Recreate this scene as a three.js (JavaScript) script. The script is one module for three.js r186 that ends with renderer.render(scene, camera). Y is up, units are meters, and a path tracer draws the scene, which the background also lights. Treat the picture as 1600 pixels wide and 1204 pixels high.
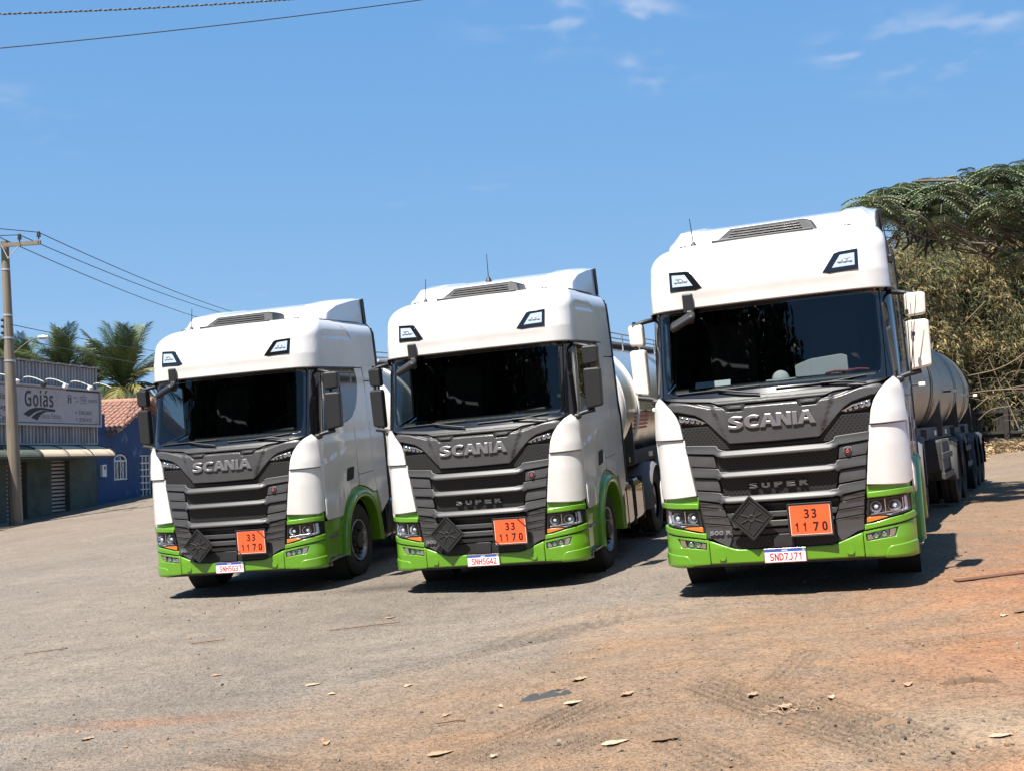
import * as THREE from 'three';
import { mergeGeometries } from 'three/addons/utils/BufferGeometryUtils.js';
import { RoundedBoxGeometry } from 'three/addons/geometries/RoundedBoxGeometry.js';
import { TextGeometry } from 'three/addons/geometries/TextGeometry.js';
import { FontLoader } from 'three/addons/loaders/FontLoader.js';
import { ImprovedNoise } from 'three/addons/math/ImprovedNoise.js';

// ---------- camera, sky, sun, exposure ----------
const FPX = 1936.9, CAM_H = 2.2351;
const scene = new THREE.Scene();
const camera = new THREE.PerspectiveCamera(34.53, 1600 / 1204, 0.1, 4000);
camera.rotation.order = 'YXZ';
camera.position.set(0, CAM_H, 0);
camera.rotation.set(0.0541, 0, -0.0384);
camera.updateMatrixWorld(true);
const renderer = new THREE.WebGLRenderer({ antialias: true });
renderer.toneMapping = THREE.LinearToneMapping;
renderer.toneMappingExposure = 2.4;
renderer.shadowMap.enabled = true;
const SKY = 0.452;                                    // radiance scale of the computed sky

// the yard slopes: its plane has its own frame (Mg takes yard coordinates to world coordinates)
const Qtrue = camera.quaternion.clone();
const Qyard = new THREE.Quaternion().setFromEuler(new THREE.Euler(0.0104, 0, -0.0964, 'XYZ'));
const Qg = Qtrue.clone().multiply(Qyard.clone().invert());
const Mg = new THREE.Matrix4().makeTranslation(0, CAM_H, 0)
  .multiply(new THREE.Matrix4().makeRotationFromQuaternion(Qg))
  .multiply(new THREE.Matrix4().makeTranslation(0, -CAM_H, 0));
const UPg = new THREE.Vector3(0, 1, 0).applyQuaternion(Qg.clone().invert());

const sunDir = new THREE.Vector3(-0.25, 1, 0.38).normalize().applyQuaternion(Qg);
const sun = new THREE.DirectionalLight(new THREE.Color(1, 0.95, 0.87), 5);
sun.position.copy(sunDir).multiplyScalar(80);
sun.target.position.set(0, 0, -16);
sun.position.add(sun.target.position);
sun.castShadow = true;
sun.shadow.mapSize.set(4096, 4096);
Object.assign(sun.shadow.camera, { left: -40, right: 40, top: 40, bottom: -40, near: 1, far: 200 });
sun.shadow.camera.updateProjectionMatrix();
scene.add(sun, sun.target);

// ---------- random, noise ----------
let seed = 1234567;
const rnd = () => { seed = (seed * 1664525 + 1013904223) >>> 0; return seed / 4294967296; };
const rr = (a, b) => a + (b - a) * rnd();
const PN = new ImprovedNoise();
const noise = (x, y, z = 0) => PN.noise(x + 37.31, y + 11.77, z + 5.13);
const fbm = (x, y, o = 4, z = 0) => { let s = 0, a = 0.5, f = 1; for (let i = 0; i < o; i++) { s += a * noise(x * f, y * f, z + i * 7.7); a *= 0.5; f *= 2.03; } return s; };
const clamp = (x, a = 0, b = 1) => Math.min(b, Math.max(a, x));
const sstep = (a, b, x) => { const t = clamp((x - a) / (b - a)); return t * t * (3 - 2 * t); };
const lerp = (a, b, t) => a + (b - a) * t;
const lut = (K, x) => { if (x <= K[0][0]) return K[0][1]; for (let i = 1; i < K.length; i++) if (x <= K[i][0]) { const t = (x - K[i - 1][0]) / (K[i][0] - K[i - 1][0]); return lerp(K[i - 1][1], K[i][1], t); } return K[K.length - 1][1]; };
const C = (r, g, b) => new THREE.Color().setRGB(r, g, b);

// ---------- sky (air and thin clouds) ----------
{
  const puffs = [[865, 28, 0.045, 1], [960, 20, 0.05, 1], [1045, 92, 0.03, 0.8], [1020, 130, 0.016, 0.7], [990, 98, 0.012, 0.6], [1340, 80, 0.03, 0.9], [1445, 72, 0.05, 1.1], [1560, 25, 0.03, 0.9], [1570, 60, 0.025, 0.7], [130, 202, 0.03, 0.6], [10, 148, 0.02, 0.3]].map(([px, py, w, k]) => [new THREE.Vector3((px - 800) / FPX, (602 - py) / FPX, -1).normalize().applyQuaternion(Qtrue), w, k]);
  const W = 4096, H = 2048, data = new Float32Array(W * H * 4);
  for (let j = 0; j < H; j++) for (let i = 0; i < W; i++) {
    const el = (j + 0.5) / H * Math.PI - Math.PI / 2, az = (i + 0.5) / W * 2 * Math.PI - Math.PI;
    const y = Math.sin(el), cx = Math.cos(el) * Math.cos(az), cz = Math.cos(el) * Math.sin(az);
    const h = Math.max(0, y), t = Math.pow(1 - h, 3.2), t2 = Math.pow(1 - h, 9);
    let r = lerp(0.112, 0.29, t) + 0.13 * t2, g = lerp(0.315, 0.53, t) + 0.10 * t2, b = lerp(0.67, 0.835, t) + 0.02 * t2;
    const sd = Math.max(0, cx * sunDir.x + y * sunDir.y + cz * sunDir.z), glow = 0.35 * Math.pow(sd, 24) + 0.06 * Math.pow(sd, 4);
    r += glow; g += glow; b += glow * 0.95;
    if (y > 0.02) {                                   // a thin layer of wispy cloud
      const px = cx / (y + 0.06), pz = cz / (y + 0.06);
      let big = 0.35 * sstep(0.12, 0.4, fbm(px * 0.75 + 25, pz * 0.75 + 91, 3));
      for (const [q, w, k2] of puffs) { const dx = cx - q.x, dy = y - q.y, dz = cz - q.z, d2 = (dx * dx + dz * dz) / (w * w) + dy * dy / (w * w * 0.16); if (d2 < 6) big = Math.max(big, k2 * Math.exp(-d2)); }
      const fine = sstep(-0.02, 0.4, fbm(px * 7 + 0.8 * fbm(px * 3, pz * 3, 2), pz * 7, 5));
      const a = 0.62 * big * fine * sstep(0.05, 0.2, y);
      r = lerp(r, 0.66, a); g = lerp(g, 0.70, a); b = lerp(b, 0.84, a);
    }
    const k = (j * W + i) * 4;
    data[k] = r * SKY; data[k + 1] = g * SKY; data[k + 2] = b * SKY; data[k + 3] = 1;
  }
  const tex = new THREE.DataTexture(data, W, H, THREE.RGBAFormat, THREE.FloatType);
  tex.mapping = THREE.EquirectangularReflectionMapping;
  tex.magFilter = tex.minFilter = THREE.LinearFilter; tex.needsUpdate = true;
  scene.background = tex; scene.environment = tex;
}

// ---------- helpers: naming, tagging ----------
const taken = new Map();
function numbered(name) { const n = taken.get(name) || 0; taken.set(name, n + 1); return n ? `${name}_${String(n).padStart(3, '0')}` : name; }
function tag(o, label, category, group, kind) {
  if (label) o.userData.label = label;
  if (category) o.userData.category = category;
  if (group) o.userData.group = group;
  if (kind) o.userData.kind = kind;
  return o;
}
function thing(name, label, category, group) { const g = new THREE.Group(); g.name = numbered(name); scene.add(g); return tag(g, label, category, group); }
function mesh(name, geo, mat, parent) {
  const m = new THREE.Mesh(Array.isArray(geo) ? mergeG(geo) : geo, mat); m.name = name; m.castShadow = m.receiveShadow = true;
  if (parent) parent.add(m); else { m.name = numbered(name); scene.add(m); }
  return m;
}
function grp(name, parent) { const g = new THREE.Group(); g.name = name; parent.add(g); return g; }
function mergeG(list) {
  const out = list.map(g => { let q = g.index ? g.toNonIndexed() : g; if (!q.attributes.normal) q.computeVertexNormals(); if (!q.attributes.uv) q.setAttribute('uv', new THREE.BufferAttribute(new Float32Array(q.attributes.position.count * 2), 2)); for (const k of Object.keys(q.attributes)) if (!['position', 'normal', 'uv'].includes(k)) q.deleteAttribute(k); return q; });
  return mergeGeometries(out);
}
const cache = new Map();
const once = (key, f) => { if (!cache.has(key)) cache.set(key, f()); return cache.get(key); };
function box(w, h, d, x = 0, y = 0, z = 0, r = 0.012, rx = 0, ry = 0, rz = 0) {
  const g = r > 0 ? new RoundedBoxGeometry(w, h, d, 2, Math.min(r, w / 2.05, h / 2.05, d / 2.05)) : new THREE.BoxGeometry(w, h, d);
  if (rx) g.rotateX(rx); if (ry) g.rotateY(ry); if (rz) g.rotateZ(rz);
  return g.translate(x, y, z);
}
const V = (x, y, z) => new THREE.Vector3(x, y, z);
function tube(pts, r, seg = 16, rad = 6, closed = false) { return new THREE.TubeGeometry(new THREE.CatmullRomCurve3(pts.map(p => V(...p)), closed, 'centripetal'), seg, r, rad, closed); }
function bar(a, b, r, r2 = r, seg = 8) {
  const A = V(...a), B = V(...b), d = B.clone().sub(A), L = d.length(), g = new THREE.CylinderGeometry(r2, r, L, seg);
  g.translate(0, L / 2, 0); g.applyQuaternion(new THREE.Quaternion().setFromUnitVectors(V(0, 1, 0), d.normalize())); return g.translate(A.x, A.y, A.z);
}
function extr(pts, depth, bevel = 0.004, holes) {
  const s = new THREE.Shape(pts.map(p => new THREE.Vector2(...p)));
  if (holes) for (const h of holes) s.holes.push(new THREE.Path(h.map(p => new THREE.Vector2(...p))));
  return new THREE.ExtrudeGeometry(s, { depth, bevelEnabled: bevel > 0, bevelThickness: bevel, bevelSize: bevel, bevelOffset: -bevel, bevelSegments: 2, curveSegments: 12 });
}

// ---------- textures ----------
function canvasTex(w, h, draw, srgb = true, rep) {
  const c = document.createElement('canvas'); c.width = w; c.height = h; draw(c.getContext('2d'), w, h);
  const t = new THREE.CanvasTexture(c); if (srgb) t.colorSpace = THREE.SRGBColorSpace;
  if (rep) { t.wrapS = t.wrapT = THREE.RepeatWrapping; t.repeat.set(...rep); }
  t.anisotropy = 8; return t;
}
function dataTex(n, f, srgb, rep) {                  // f(u, v) -> [r, g, b] 0..1
  const d = new Uint8Array(n * n * 4);
  for (let j = 0; j < n; j++) for (let i = 0; i < n; i++) { const c = f(i / n, j / n), k = (j * n + i) * 4; for (let q = 0; q < 3; q++) d[k + q] = clamp(c[q]) * 255; d[k + 3] = 255; }
  const t = new THREE.DataTexture(d, n, n); t.magFilter = THREE.LinearFilter; t.minFilter = THREE.LinearMipmapLinearFilter; t.generateMipmaps = true;
  t.wrapS = t.wrapT = THREE.RepeatWrapping; if (srgb) t.colorSpace = THREE.SRGBColorSpace; if (rep) t.repeat.set(...rep); t.needsUpdate = true; return t;
}
// tileable noise on a torus-like lattice
function tileNoise(n, s0) {
  const g = new Float32Array(n * n); let s = s0 >>> 0; for (let i = 0; i < n * n; i++) { s = (s * 1664525 + 1013904223) >>> 0; g[i] = s / 4294967296; }
  return (u, v) => { const x = ((u % 1) + 1) % 1 * n, y = ((v % 1) + 1) % 1 * n, i = Math.floor(x), j = Math.floor(y), a = x - i, b = y - j, A = a * a * (3 - 2 * a), B = b * b * (3 - 2 * b), I = (i + 1) % n, J = (j + 1) % n; return lerp(lerp(g[j * n + i], g[j * n + I], A), lerp(g[J * n + i], g[J * n + I], A), B); };
}
const tn = [8, 16, 32, 64, 128, 256, 512].map((n, i) => tileNoise(n, 77 + i * 991));
const tfbm = (u, v, a = 0, b = 6) => { let s = 0, w = 0, k = 1; for (let i = a; i <= b; i++) { s += k * tn[i](u, v); w += k; k *= 0.62; } return s / w; };

const grainTex = dataTex(256, (u, v) => { const q = 0.78 + 0.22 * tfbm(u, v, 2, 5); return [q, q, q]; }, false, [1, 1]);
const dustTex = dataTex(512, (u, v) => { const q = clamp(0.975 + 0.09 * (tfbm(u, v, 0, 5) - 0.5)); return [q, q * 0.985, q * 0.965]; }, true, [0.5, 0.5]);
const roughTex = dataTex(256, (u, v) => { const q = clamp(0.55 + 0.9 * (tfbm(u, v, 0, 5) - 0.4)); return [q, q, q]; }, false, [0.7, 0.7]);
const honeyTex = canvasTex(128, 222, (x, w, h) => {
  x.fillStyle = '#2b2928'; x.fillRect(0, 0, w, h); x.fillStyle = '#030303';
  const R = w / Math.sqrt(3) / 1.0; for (let r = -1; r < 4; r++) for (let q = -1; q < 3; q++) {
    const cx = q * w + (r & 1 ? w / 2 : 0), cy = r * h / 2; x.beginPath();
    for (let k = 0; k < 6; k++) { const a = Math.PI / 6 + k * Math.PI / 3; x[k ? 'lineTo' : 'moveTo'](cx + R * 0.8 * Math.cos(a), cy + R * 0.8 * Math.sin(a)); } x.fill();
  }
}, true, [1 / 0.042, 1 / 0.05]);
const M = {};
const std = (color, o = {}) => new THREE.MeshStandardMaterial({ color, roughness: 0.6, ...o });
const phy = (color, o = {}) => new THREE.MeshPhysicalMaterial({ color, roughness: 0.5, ...o });
M.white = phy(C(0.64, 0.64, 0.645), { roughness: 0.42, clearcoat: 1, clearcoatRoughness: 0.05, map: dustTex });
M.green = phy(C(0.108, 0.295, 0.008), { roughness: 0.4, clearcoat: 1, clearcoatRoughness: 0.06, map: dustTex });
M.grey = std(C(0.062, 0.060, 0.062), { roughness: 0.5, roughnessMap: roughTex, metalness: 0.15 });
M.bar = std(C(0.052, 0.051, 0.053), { roughness: 0.48, metalness: 0.1 });
M.black = std(C(0.014, 0.014, 0.015), { roughness: 0.5 });
M.gloss = phy(C(0.006, 0.006, 0.007), { roughness: 0.12, clearcoat: 1, clearcoatRoughness: 0.02 });
M.dark = std(C(0.01, 0.01, 0.01), { roughness: 0.85 });
M.honey = std(C(1, 1, 1), { roughness: 0.55, map: honeyTex });
M.chrome = std(C(0.75, 0.75, 0.76), { roughness: 0.16, metalness: 1 });
M.letter = std(C(0.21, 0.205, 0.215), { roughness: 0.35, metalness: 0.45 });
M.lampChrome = std(C(0.62, 0.63, 0.65), { roughness: 0.12, metalness: 1 });
M.lampDark = std(C(0.03, 0.032, 0.035), { roughness: 0.25, metalness: 0.4 });
M.lampGrey = std(C(0.32, 0.33, 0.34), { roughness: 0.3, metalness: 0.7 });
M.lens = phy(C(1, 1, 1), { roughness: 0.02, transmission: 1, thickness: 0, ior: 1.45 });
M.amber = phy(C(0.62, 0.16, 0.02), { roughness: 0.2, clearcoat: 1 });
M.led = phy(C(0.62, 0.68, 0.78), { roughness: 0.25, clearcoat: 1 });
M.glass = phy(C(0.42, 0.46, 0.47), { roughness: 0.01, transmission: 1, thickness: 0, ior: 1.5 });
M.rubber = std(C(0.014, 0.0135, 0.013), { roughness: 0.85, map: grainTex });
M.rim = std(C(0.2, 0.2, 0.21), { roughness: 0.4, metalness: 0.8, roughnessMap: roughTex });
M.steelDark = std(C(0.03, 0.029, 0.028), { roughness: 0.7 });
M.mud = std(C(0.12, 0.12, 0.125), { roughness: 0.6, map: dustTex });
M.seat = std(C(0.03, 0.03, 0.032), { roughness: 0.9 });
M.orange = null;

// ---------- yard height (yard coordinates) ----------
const offL = [[-14, 0], [-8.4, -0.003], [-4.8, -0.051], [-1.12, 0.054], [3, 0.05], [8, 0]];
const smoothLut = (K, x) => { if (x <= K[0][0]) return K[0][1]; for (let i = 1; i < K.length; i++) if (x <= K[i][0]) return lerp(K[i - 1][1], K[i][1], sstep(K[i - 1][0], K[i][0], x)); return K[K.length - 1][1]; };
const dropR = [[15.5, 0], [30, -0.7], [37, -1.06], [41, -1.06], [45, -0.95], [60, -0.95]];
const LV = { x: -UPg.x / UPg.y, z: -UPg.z / UPg.y };
function yardH(x, z, fine = true) {
  const r = Math.hypot(x, z) + 1e-6;
  let y = smoothLut(offL, x * 0.957 + z * 0.29) * sstep(3, 8, r);
  y += lut(dropR, r) * sstep(-1.5, 5, x + 0.28 * (z + 15));
  if (r > 50) { const k = (r - 50) / r; y += (LV.x * x + LV.z * z) * k; }
  if (r < 60 && fine) y += 0.03 * fbm(x * 0.25, z * 0.25, 3) + 0.010 * fbm(x * 1.3, z * 1.3, 3);
  return y;
}
const toWorld = (x, y, z) => V(x, y, z).applyMatrix4(Mg);
const onYard = (x, z, dy = 0) => toWorld(x, yardH(x, z) + dy, z);
function rayW(px, py) { return V((px - 800) / FPX, (602 - py) / FPX, -1).applyQuaternion(Qtrue); }
const atPx = (px, py, D) => rayW(px, py).multiplyScalar(D).add(V(0, CAM_H, 0));
function yardPx(px, py) {                            // yard x, z under a pixel of the photograph
  const d = V((px - 800) / FPX, (602 - py) / FPX, -1).applyQuaternion(Qyard); let y = 0, k = 1;
  for (let i = 0; i < 12; i++) { k = (y - CAM_H) / d.y; y = lerp(y, yardH(d.x * k, d.z * k), 0.7); }
  return [d.x * k, d.z * k];
}

// ---------- cab skin: S(s, y) runs round the cab at height y, s = 0 at the middle of the front ----------
const ZB = -2.75, XFN = 0.97, CR = 0.09;
const KZ = [[0.25, -0.06], [0.34, -0.014], [0.5, -0.01], [0.62, -0.02], [1.4, -0.02], [1.7, -0.035], [1.95, -0.07], [2.05, -0.13], [2.9, -0.32], [2.912, -0.262], [3.1, -0.27], [3.3, -0.325]];
function prof(y) {
  let zf = lut(KZ, y), W = lut([[0.3, 1.236], [1.9, 1.24], [2.0, 1.225], [3.0, 1.205], [3.3, 1.195]], y);
  if (y > 3.3) { const t = clamp((y - 3.3) / 0.302, 0, 0.9995); zf = -0.325 - 0.04 * t - 0.52 * (1 - Math.sqrt(1 - t * t)); }
  if (y > 3.36) { const t = clamp((y - 3.36) / 0.242, 0, 0.9995); W -= 0.2 * (1 - Math.sqrt(1 - t * t)); }
  const xf = Math.min(XFN, W - 0.265), p0 = Math.atan(2 * CR * xf), R = (W - xf) / (1 - Math.sin(p0)), zA = zf - CR * xf * xf, zE = zA - R * Math.cos(p0);
  return { zf, W, xf, p0, R, zA, zE };
}
const PN0 = prof(1), LAN = PN0.R * (Math.PI / 2 - PN0.p0), S1 = XFN + LAN, SM = S1 + PN0.zE - ZB;
function S(s, y) {
  const a = Math.abs(s), p = prof(y); let x, z;
  if (a <= XFN) { x = a * p.xf / XFN; z = p.zf - CR * x * x; }
  else if (a <= S1) { const f = p.p0 + (a - XFN) / LAN * (Math.PI / 2 - p.p0); x = p.xf + p.R * (Math.sin(f) - Math.sin(p.p0)); z = p.zA - p.R * (Math.cos(p.p0) - Math.cos(f)); }
  else { x = p.W; z = p.zE - (a - S1) * (p.zE - ZB) / (PN0.zE - ZB); }
  return V(s < 0 ? -x : x, y, z);
}
function sx(x, y) { const a = Math.abs(x), p = prof(y); let s; if (a <= p.xf) s = a * XFN / p.xf; else s = XFN + (Math.asin(clamp((a - p.xf) / p.R + Math.sin(p.p0), -1, 1)) - p.p0) / (Math.PI / 2 - p.p0) * LAN; return x < 0 ? -s : s; }
function sz(z, y) { const p = prof(y); if (z <= p.zE) return S1 + (p.zE - z) * (PN0.zE - ZB) / (p.zE - ZB); return XFN + (Math.acos(clamp(Math.cos(p.p0) - (p.zA - z) / p.R, -1, 1)) - p.p0) / (Math.PI / 2 - p.p0) * LAN; }
const F = (...pts) => pts.map(([x, y]) => [sx(x, y), y]);           // points given as seen from the front
const D = (...pts) => pts.map(([z, y]) => [sz(z, y), y]);           // points given along the side
const mir = pts => pts.map(([s, y]) => [-s, y]).reverse();
const zAt = (x, y) => S(sx(x, y), y).z;

function area(p) { let a = 0; for (let i = 0; i < p.length; i++) { const q = p[(i + 1) % p.length]; a += p[i][0] * q[1] - q[0] * p[i][1]; } return a / 2; }
function densify(p, h) { const o = []; for (let i = 0; i < p.length; i++) { const a = p[i], b = p[(i + 1) % p.length], n = Math.max(1, Math.ceil(Math.hypot(b[0] - a[0], b[1] - a[1]) / h)); for (let k = 0; k < n; k++) o.push([lerp(a[0], b[0], k / n), lerp(a[1], b[1], k / n)]); } return o; }
function inset(p, d) {                               // p counter-clockwise; moves every edge inwards by d
  const n = p.length; return p.map((c, i) => {
    const a = p[(i + n - 1) % n], b = p[(i + 1) % n];
    let e1 = [c[0] - a[0], c[1] - a[1]], e2 = [b[0] - c[0], b[1] - c[1]]; const l1 = Math.hypot(...e1) || 1, l2 = Math.hypot(...e2) || 1;
    const n1 = [-e1[1] / l1, e1[0] / l1], n2 = [-e2[1] / l2, e2[0] / l2]; let m = [n1[0] + n2[0], n1[1] + n2[1]]; const l = Math.hypot(...m) || 1; m = [m[0] / l, m[1] / l];
    const k = Math.min(2, 1 / Math.max(0.2, m[0] * n1[0] + m[1] * n1[1])); return [c[0] + m[0] * d * k, c[1] + m[1] * d * k];
  });
}
function roundPoly(p, r) {                           // softens the corners of an outline
  const n = p.length, o = []; for (let i = 0; i < n; i++) {
    const a = p[(i + n - 1) % n], c = p[i], b = p[(i + 1) % n], la = Math.hypot(a[0] - c[0], a[1] - c[1]), lb = Math.hypot(b[0] - c[0], b[1] - c[1]), q = Math.min(r, la * 0.45, lb * 0.45);
    const A = [c[0] + (a[0] - c[0]) / la * q, c[1] + (a[1] - c[1]) / la * q], B = [c[0] + (b[0] - c[0]) / lb * q, c[1] + (b[1] - c[1]) / lb * q];
    for (let k = 0; k <= 3; k++) { const t = k / 3, u = 1 - t; o.push([u * u * A[0] + 2 * u * t * c[0] + t * t * B[0], u * u * A[1] + 2 * u * t * c[1] + t * t * B[1]]); }
  } return o;
}
function refine(P, T, h) {
  for (let pass = 0; pass < 8; pass++) {
    const mid = new Map(), out = []; let any = false;
    const len = (a, b) => Math.hypot(P[a][0] - P[b][0], P[a][1] - P[b][1]);
    const mp = (a, b) => { const k = a < b ? a * 1e6 + b : b * 1e6 + a; if (!mid.has(k)) { mid.set(k, P.length); P.push([(P[a][0] + P[b][0]) / 2, (P[a][1] + P[b][1]) / 2]); } return mid.get(k); };
    for (const [a, b, c] of T) {
      const L = [len(a, b), len(b, c), len(c, a)], sp = L.map(l => l > h); const n = sp.filter(Boolean).length;
      if (!n) { out.push([a, b, c]); continue; } any = true;
      const r = n === 1 || n === 2 ? sp.indexOf(true) : 0; let v = [a, b, c], q = [...sp];
      const rot = k => { v = [v[k % 3], v[(k + 1) % 3], v[(k + 2) % 3]]; q = [q[k % 3], q[(k + 1) % 3], q[(k + 2) % 3]]; };
      if (n === 3) { const x = mp(a, b), y = mp(b, c), z = mp(c, a); out.push([a, x, z], [x, b, y], [z, y, c], [x, y, z]); }
      else if (n === 1) { rot(r); const m = mp(v[0], v[1]); out.push([v[0], m, v[2]], [m, v[1], v[2]]); }
      else { while (!(q[0] && q[1])) rot(1); const m = mp(v[0], v[1]), k = mp(v[1], v[2]); out.push([m, v[1], k], [v[0], m, k], [v[0], k, v[2]]); }
    }
    T = out; if (!any) break;
  } return T;
}
// a body panel: outline in (s, y) on the skin, raised by off, with rounded edges and edge depth
function panel(poly, { off = 0, bev = 0.006, dep = 0.03, holes = [], h = 0.07, round = 0 } = {}) {
  const offF = typeof off === 'function' ? off : () => off;
  const prep = (p, ccw) => { let q = p.slice(); if ((area(q) > 0) !== ccw) q.reverse(); if (round) q = roundPoly(q, round); return densify(q, h * 0.8); };
  const outer = prep(poly, true), hs = holes.map(q => prep(q, false));
  const ci = inset(outer, bev), hi = hs.map(q => inset(q, bev));
  const pt = (s, y, d = 0) => { const e = 0.004, a = S(s, y), u = S(s + e, y).sub(S(s - e, y)), v = S(s, y + e).sub(S(s, y - e)), n = u.cross(v).normalize(); return a.addScaledVector(n, offF(s, y) + d); };
  const nrm = (s, y) => { const e = 0.006, u = pt(s + e, y).sub(pt(s - e, y)), v = pt(s, y + e).sub(pt(s, y - e)); return u.cross(v).normalize(); };
  const P = [...ci, ...hi.flat()].map(p => [...p]);
  let T = THREE.ShapeUtils.triangulateShape(ci.map(p => new THREE.Vector2(...p)), hi.map(q => q.map(p => new THREE.Vector2(...p))));
  T = refine(P, T, h * 1.25);
  const pos = [], nor = [], uv = [], Vp = P.map(p => pt(...p)), Vn = P.map(p => nrm(...p));
  const put = (v, n, p) => { pos.push(v.x, v.y, v.z); nor.push(n.x, n.y, n.z); uv.push(p[0], p[1]); };
  for (const t of T) for (const i of t) put(Vp[i], Vn[i], P[i]);
  const edge = (c, k) => {
    const n = c.length; const A = k.map(p => pt(...p)), AN = k.map(p => nrm(...p)), B = c.map(p => pt(p[0], p[1], -bev)), Bd = c.map(p => pt(p[0], p[1], -dep));
    const O = B.map((b, i) => { const d = b.clone().sub(A[i]); d.addScaledVector(AN[i], -d.dot(AN[i])); if (d.lengthSq() < 1e-12) d.copy(AN[i]); return d.normalize(); });
    for (let i = 0; i < n; i++) {
      const j = (i + 1) % n, m = [O[i].clone().add(AN[i]).normalize(), O[j].clone().add(AN[j]).normalize()];
      for (const [v, q, p] of [[A[i], AN[i], k[i]], [B[i], m[0], c[i]], [B[j], m[1], c[j]], [A[i], AN[i], k[i]], [B[j], m[1], c[j]], [A[j], AN[j], k[j]]]) put(v, q, p);
      for (const [v, q, p] of [[B[i], O[i], c[i]], [Bd[i], O[i], c[i]], [Bd[j], O[j], c[j]], [B[i], O[i], c[i]], [Bd[j], O[j], c[j]], [B[j], O[j], c[j]]]) put(v, q, p);
    }
  };
  edge(outer, ci); hs.forEach((q, i) => edge(q, hi[i]));
  const g = new THREE.BufferGeometry();
  g.setAttribute('position', new THREE.Float32BufferAttribute(pos, 3)); g.setAttribute('normal', new THREE.Float32BufferAttribute(nor, 3)); g.setAttribute('uv', new THREE.Float32BufferAttribute(uv, 2));
  return g;
}
const both = (poly, o = {}) => { const oo = { ...o }; const l = { ...o }; if (typeof o.off === 'function') l.off = (s, y) => o.off(-s, y); l.holes = (o.holes || []).map(mir); return [panel(poly, oo), panel(mir(poly), l)]; };
function conform(g, off) { const p = g.attributes.position; for (let i = 0; i < p.count; i++) p.setZ(i, p.getZ(i) + zAt(p.getX(i), p.getY(i)) + off); p.needsUpdate = true; return g; }

// ---------- wheels ----------
const tyreGeo = (R, w) => once(`tyre${R}${w}`, () => {
  const h = w / 2, pts = [[R * 0.56, -h * 0.72], [R * 0.62, -h * 0.93], [R * 0.78, -h], [R * 0.91, -h * 0.94], [R * 0.975, -h * 0.8], [R, -h * 0.68]];
  for (const q of [-0.36, 0, 0.36]) pts.push([R, (q - 0.045) * w], [R - 0.016, (q - 0.03) * w], [R - 0.016, (q + 0.03) * w], [R, (q + 0.045) * w]);
  pts.push([R, h * 0.68], [R * 0.975, h * 0.8], [R * 0.91, h * 0.94], [R * 0.78, h], [R * 0.62, h * 0.93], [R * 0.56, h * 0.72]);
  return new THREE.LatheGeometry(pts.map(p => new THREE.Vector2(...p)), 44).rotateZ(-Math.PI / 2);
});
const rimGeo = once('rim', () => mergeG([
  new THREE.LatheGeometry([[0.0, 0.02], [0.12, 0.02], [0.13, 0.0], [0.19, -0.012], [0.205, -0.03], [0.235, 0.035], [0.262, 0.11], [0.285, 0.118], [0.292, 0.10], [0.285, -0.1]].map(p => new THREE.Vector2(...p)), 36).rotateZ(-Math.PI / 2),
]));
const hubGeo = once('hub', () => mergeG([new THREE.CylinderGeometry(0.1, 0.115, 0.1, 24).rotateZ(-Math.PI / 2).translate(0.06, 0, 0), ...[...Array(10)].map((_, i) => { const a = i / 10 * Math.PI * 2; return new THREE.CylinderGeometry(0.02, 0.026, 0.09, 6).rotateZ(-Math.PI / 2).translate(0.045, 0.168 * Math.cos(a), 0.168 * Math.sin(a)); })]));
function wheel(parent, x, y, z, R = 0.505, w = 0.3, front = false) {
  const g = grp('wheel', parent), sgn = x < 0 ? -1 : 1; g.position.set(x, y, z); if (sgn < 0) g.rotation.y = Math.PI;
  mesh('tyre', tyreGeo(R, w), M.rubber, g);
  const rim = mesh('rim', rimGeo, M.rim, g); rim.position.x = front ? 0.03 : -0.05;
  const hub = mesh('hub', hubGeo, M.steelDark, g); hub.position.x = front ? 0.05 : -0.03;
  return g;
}

// ---------- lettering and print ----------
const bold = await new FontLoader().loadAsync('fonts/droid/droid_sans_bold.typeface.json');
const regular = await new FontLoader().loadAsync('fonts/droid/droid_sans_regular.typeface.json');
function letters(text, font, x0, x1, y0, y1, depth, bevel = 0.004) {
  const g = new TextGeometry(text, { font, size: 1, depth: 0.2, curveSegments: 6, bevelEnabled: true, bevelThickness: 0.05, bevelSize: 0.045, bevelSegments: 1 });
  g.computeBoundingBox(); const b = g.boundingBox, w = b.max.x - b.min.x, h = b.max.y - b.min.y;
  g.translate(-b.min.x, -b.min.y, -b.min.z); g.scale((x1 - x0) / w, (y1 - y0) / h, depth / (b.max.z - b.min.z)); return g.translate(x0, y0, 0);
}
function maker(x0, y0, y1, depth) {                  // S C A N I A, set letter by letter in broad capitals
  const g = []; let x = x0; for (const [c, w] of [['S', 0.148], ['C', 0.152], ['A', 0.172], ['N', 0.142], ['I', 0.047], ['A', 0.172]]) { const a = c === 'A' ? x - 0.012 : x; g.push(c === 'I' ? extr([[x, y0], [x + w, y0], [x + w, y1], [x, y1]], depth * 0.7, 0.005).translate(0, 0, 0.004) : letters(c, bold, a, a + w, y0, y1, depth)); x = a + w + (c === 'A' ? -0.012 : 0.011) + (c === 'C' ? 0.0 : 0); if (c === 'A') x += 0.006; }
  return mergeG(g);
}
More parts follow.
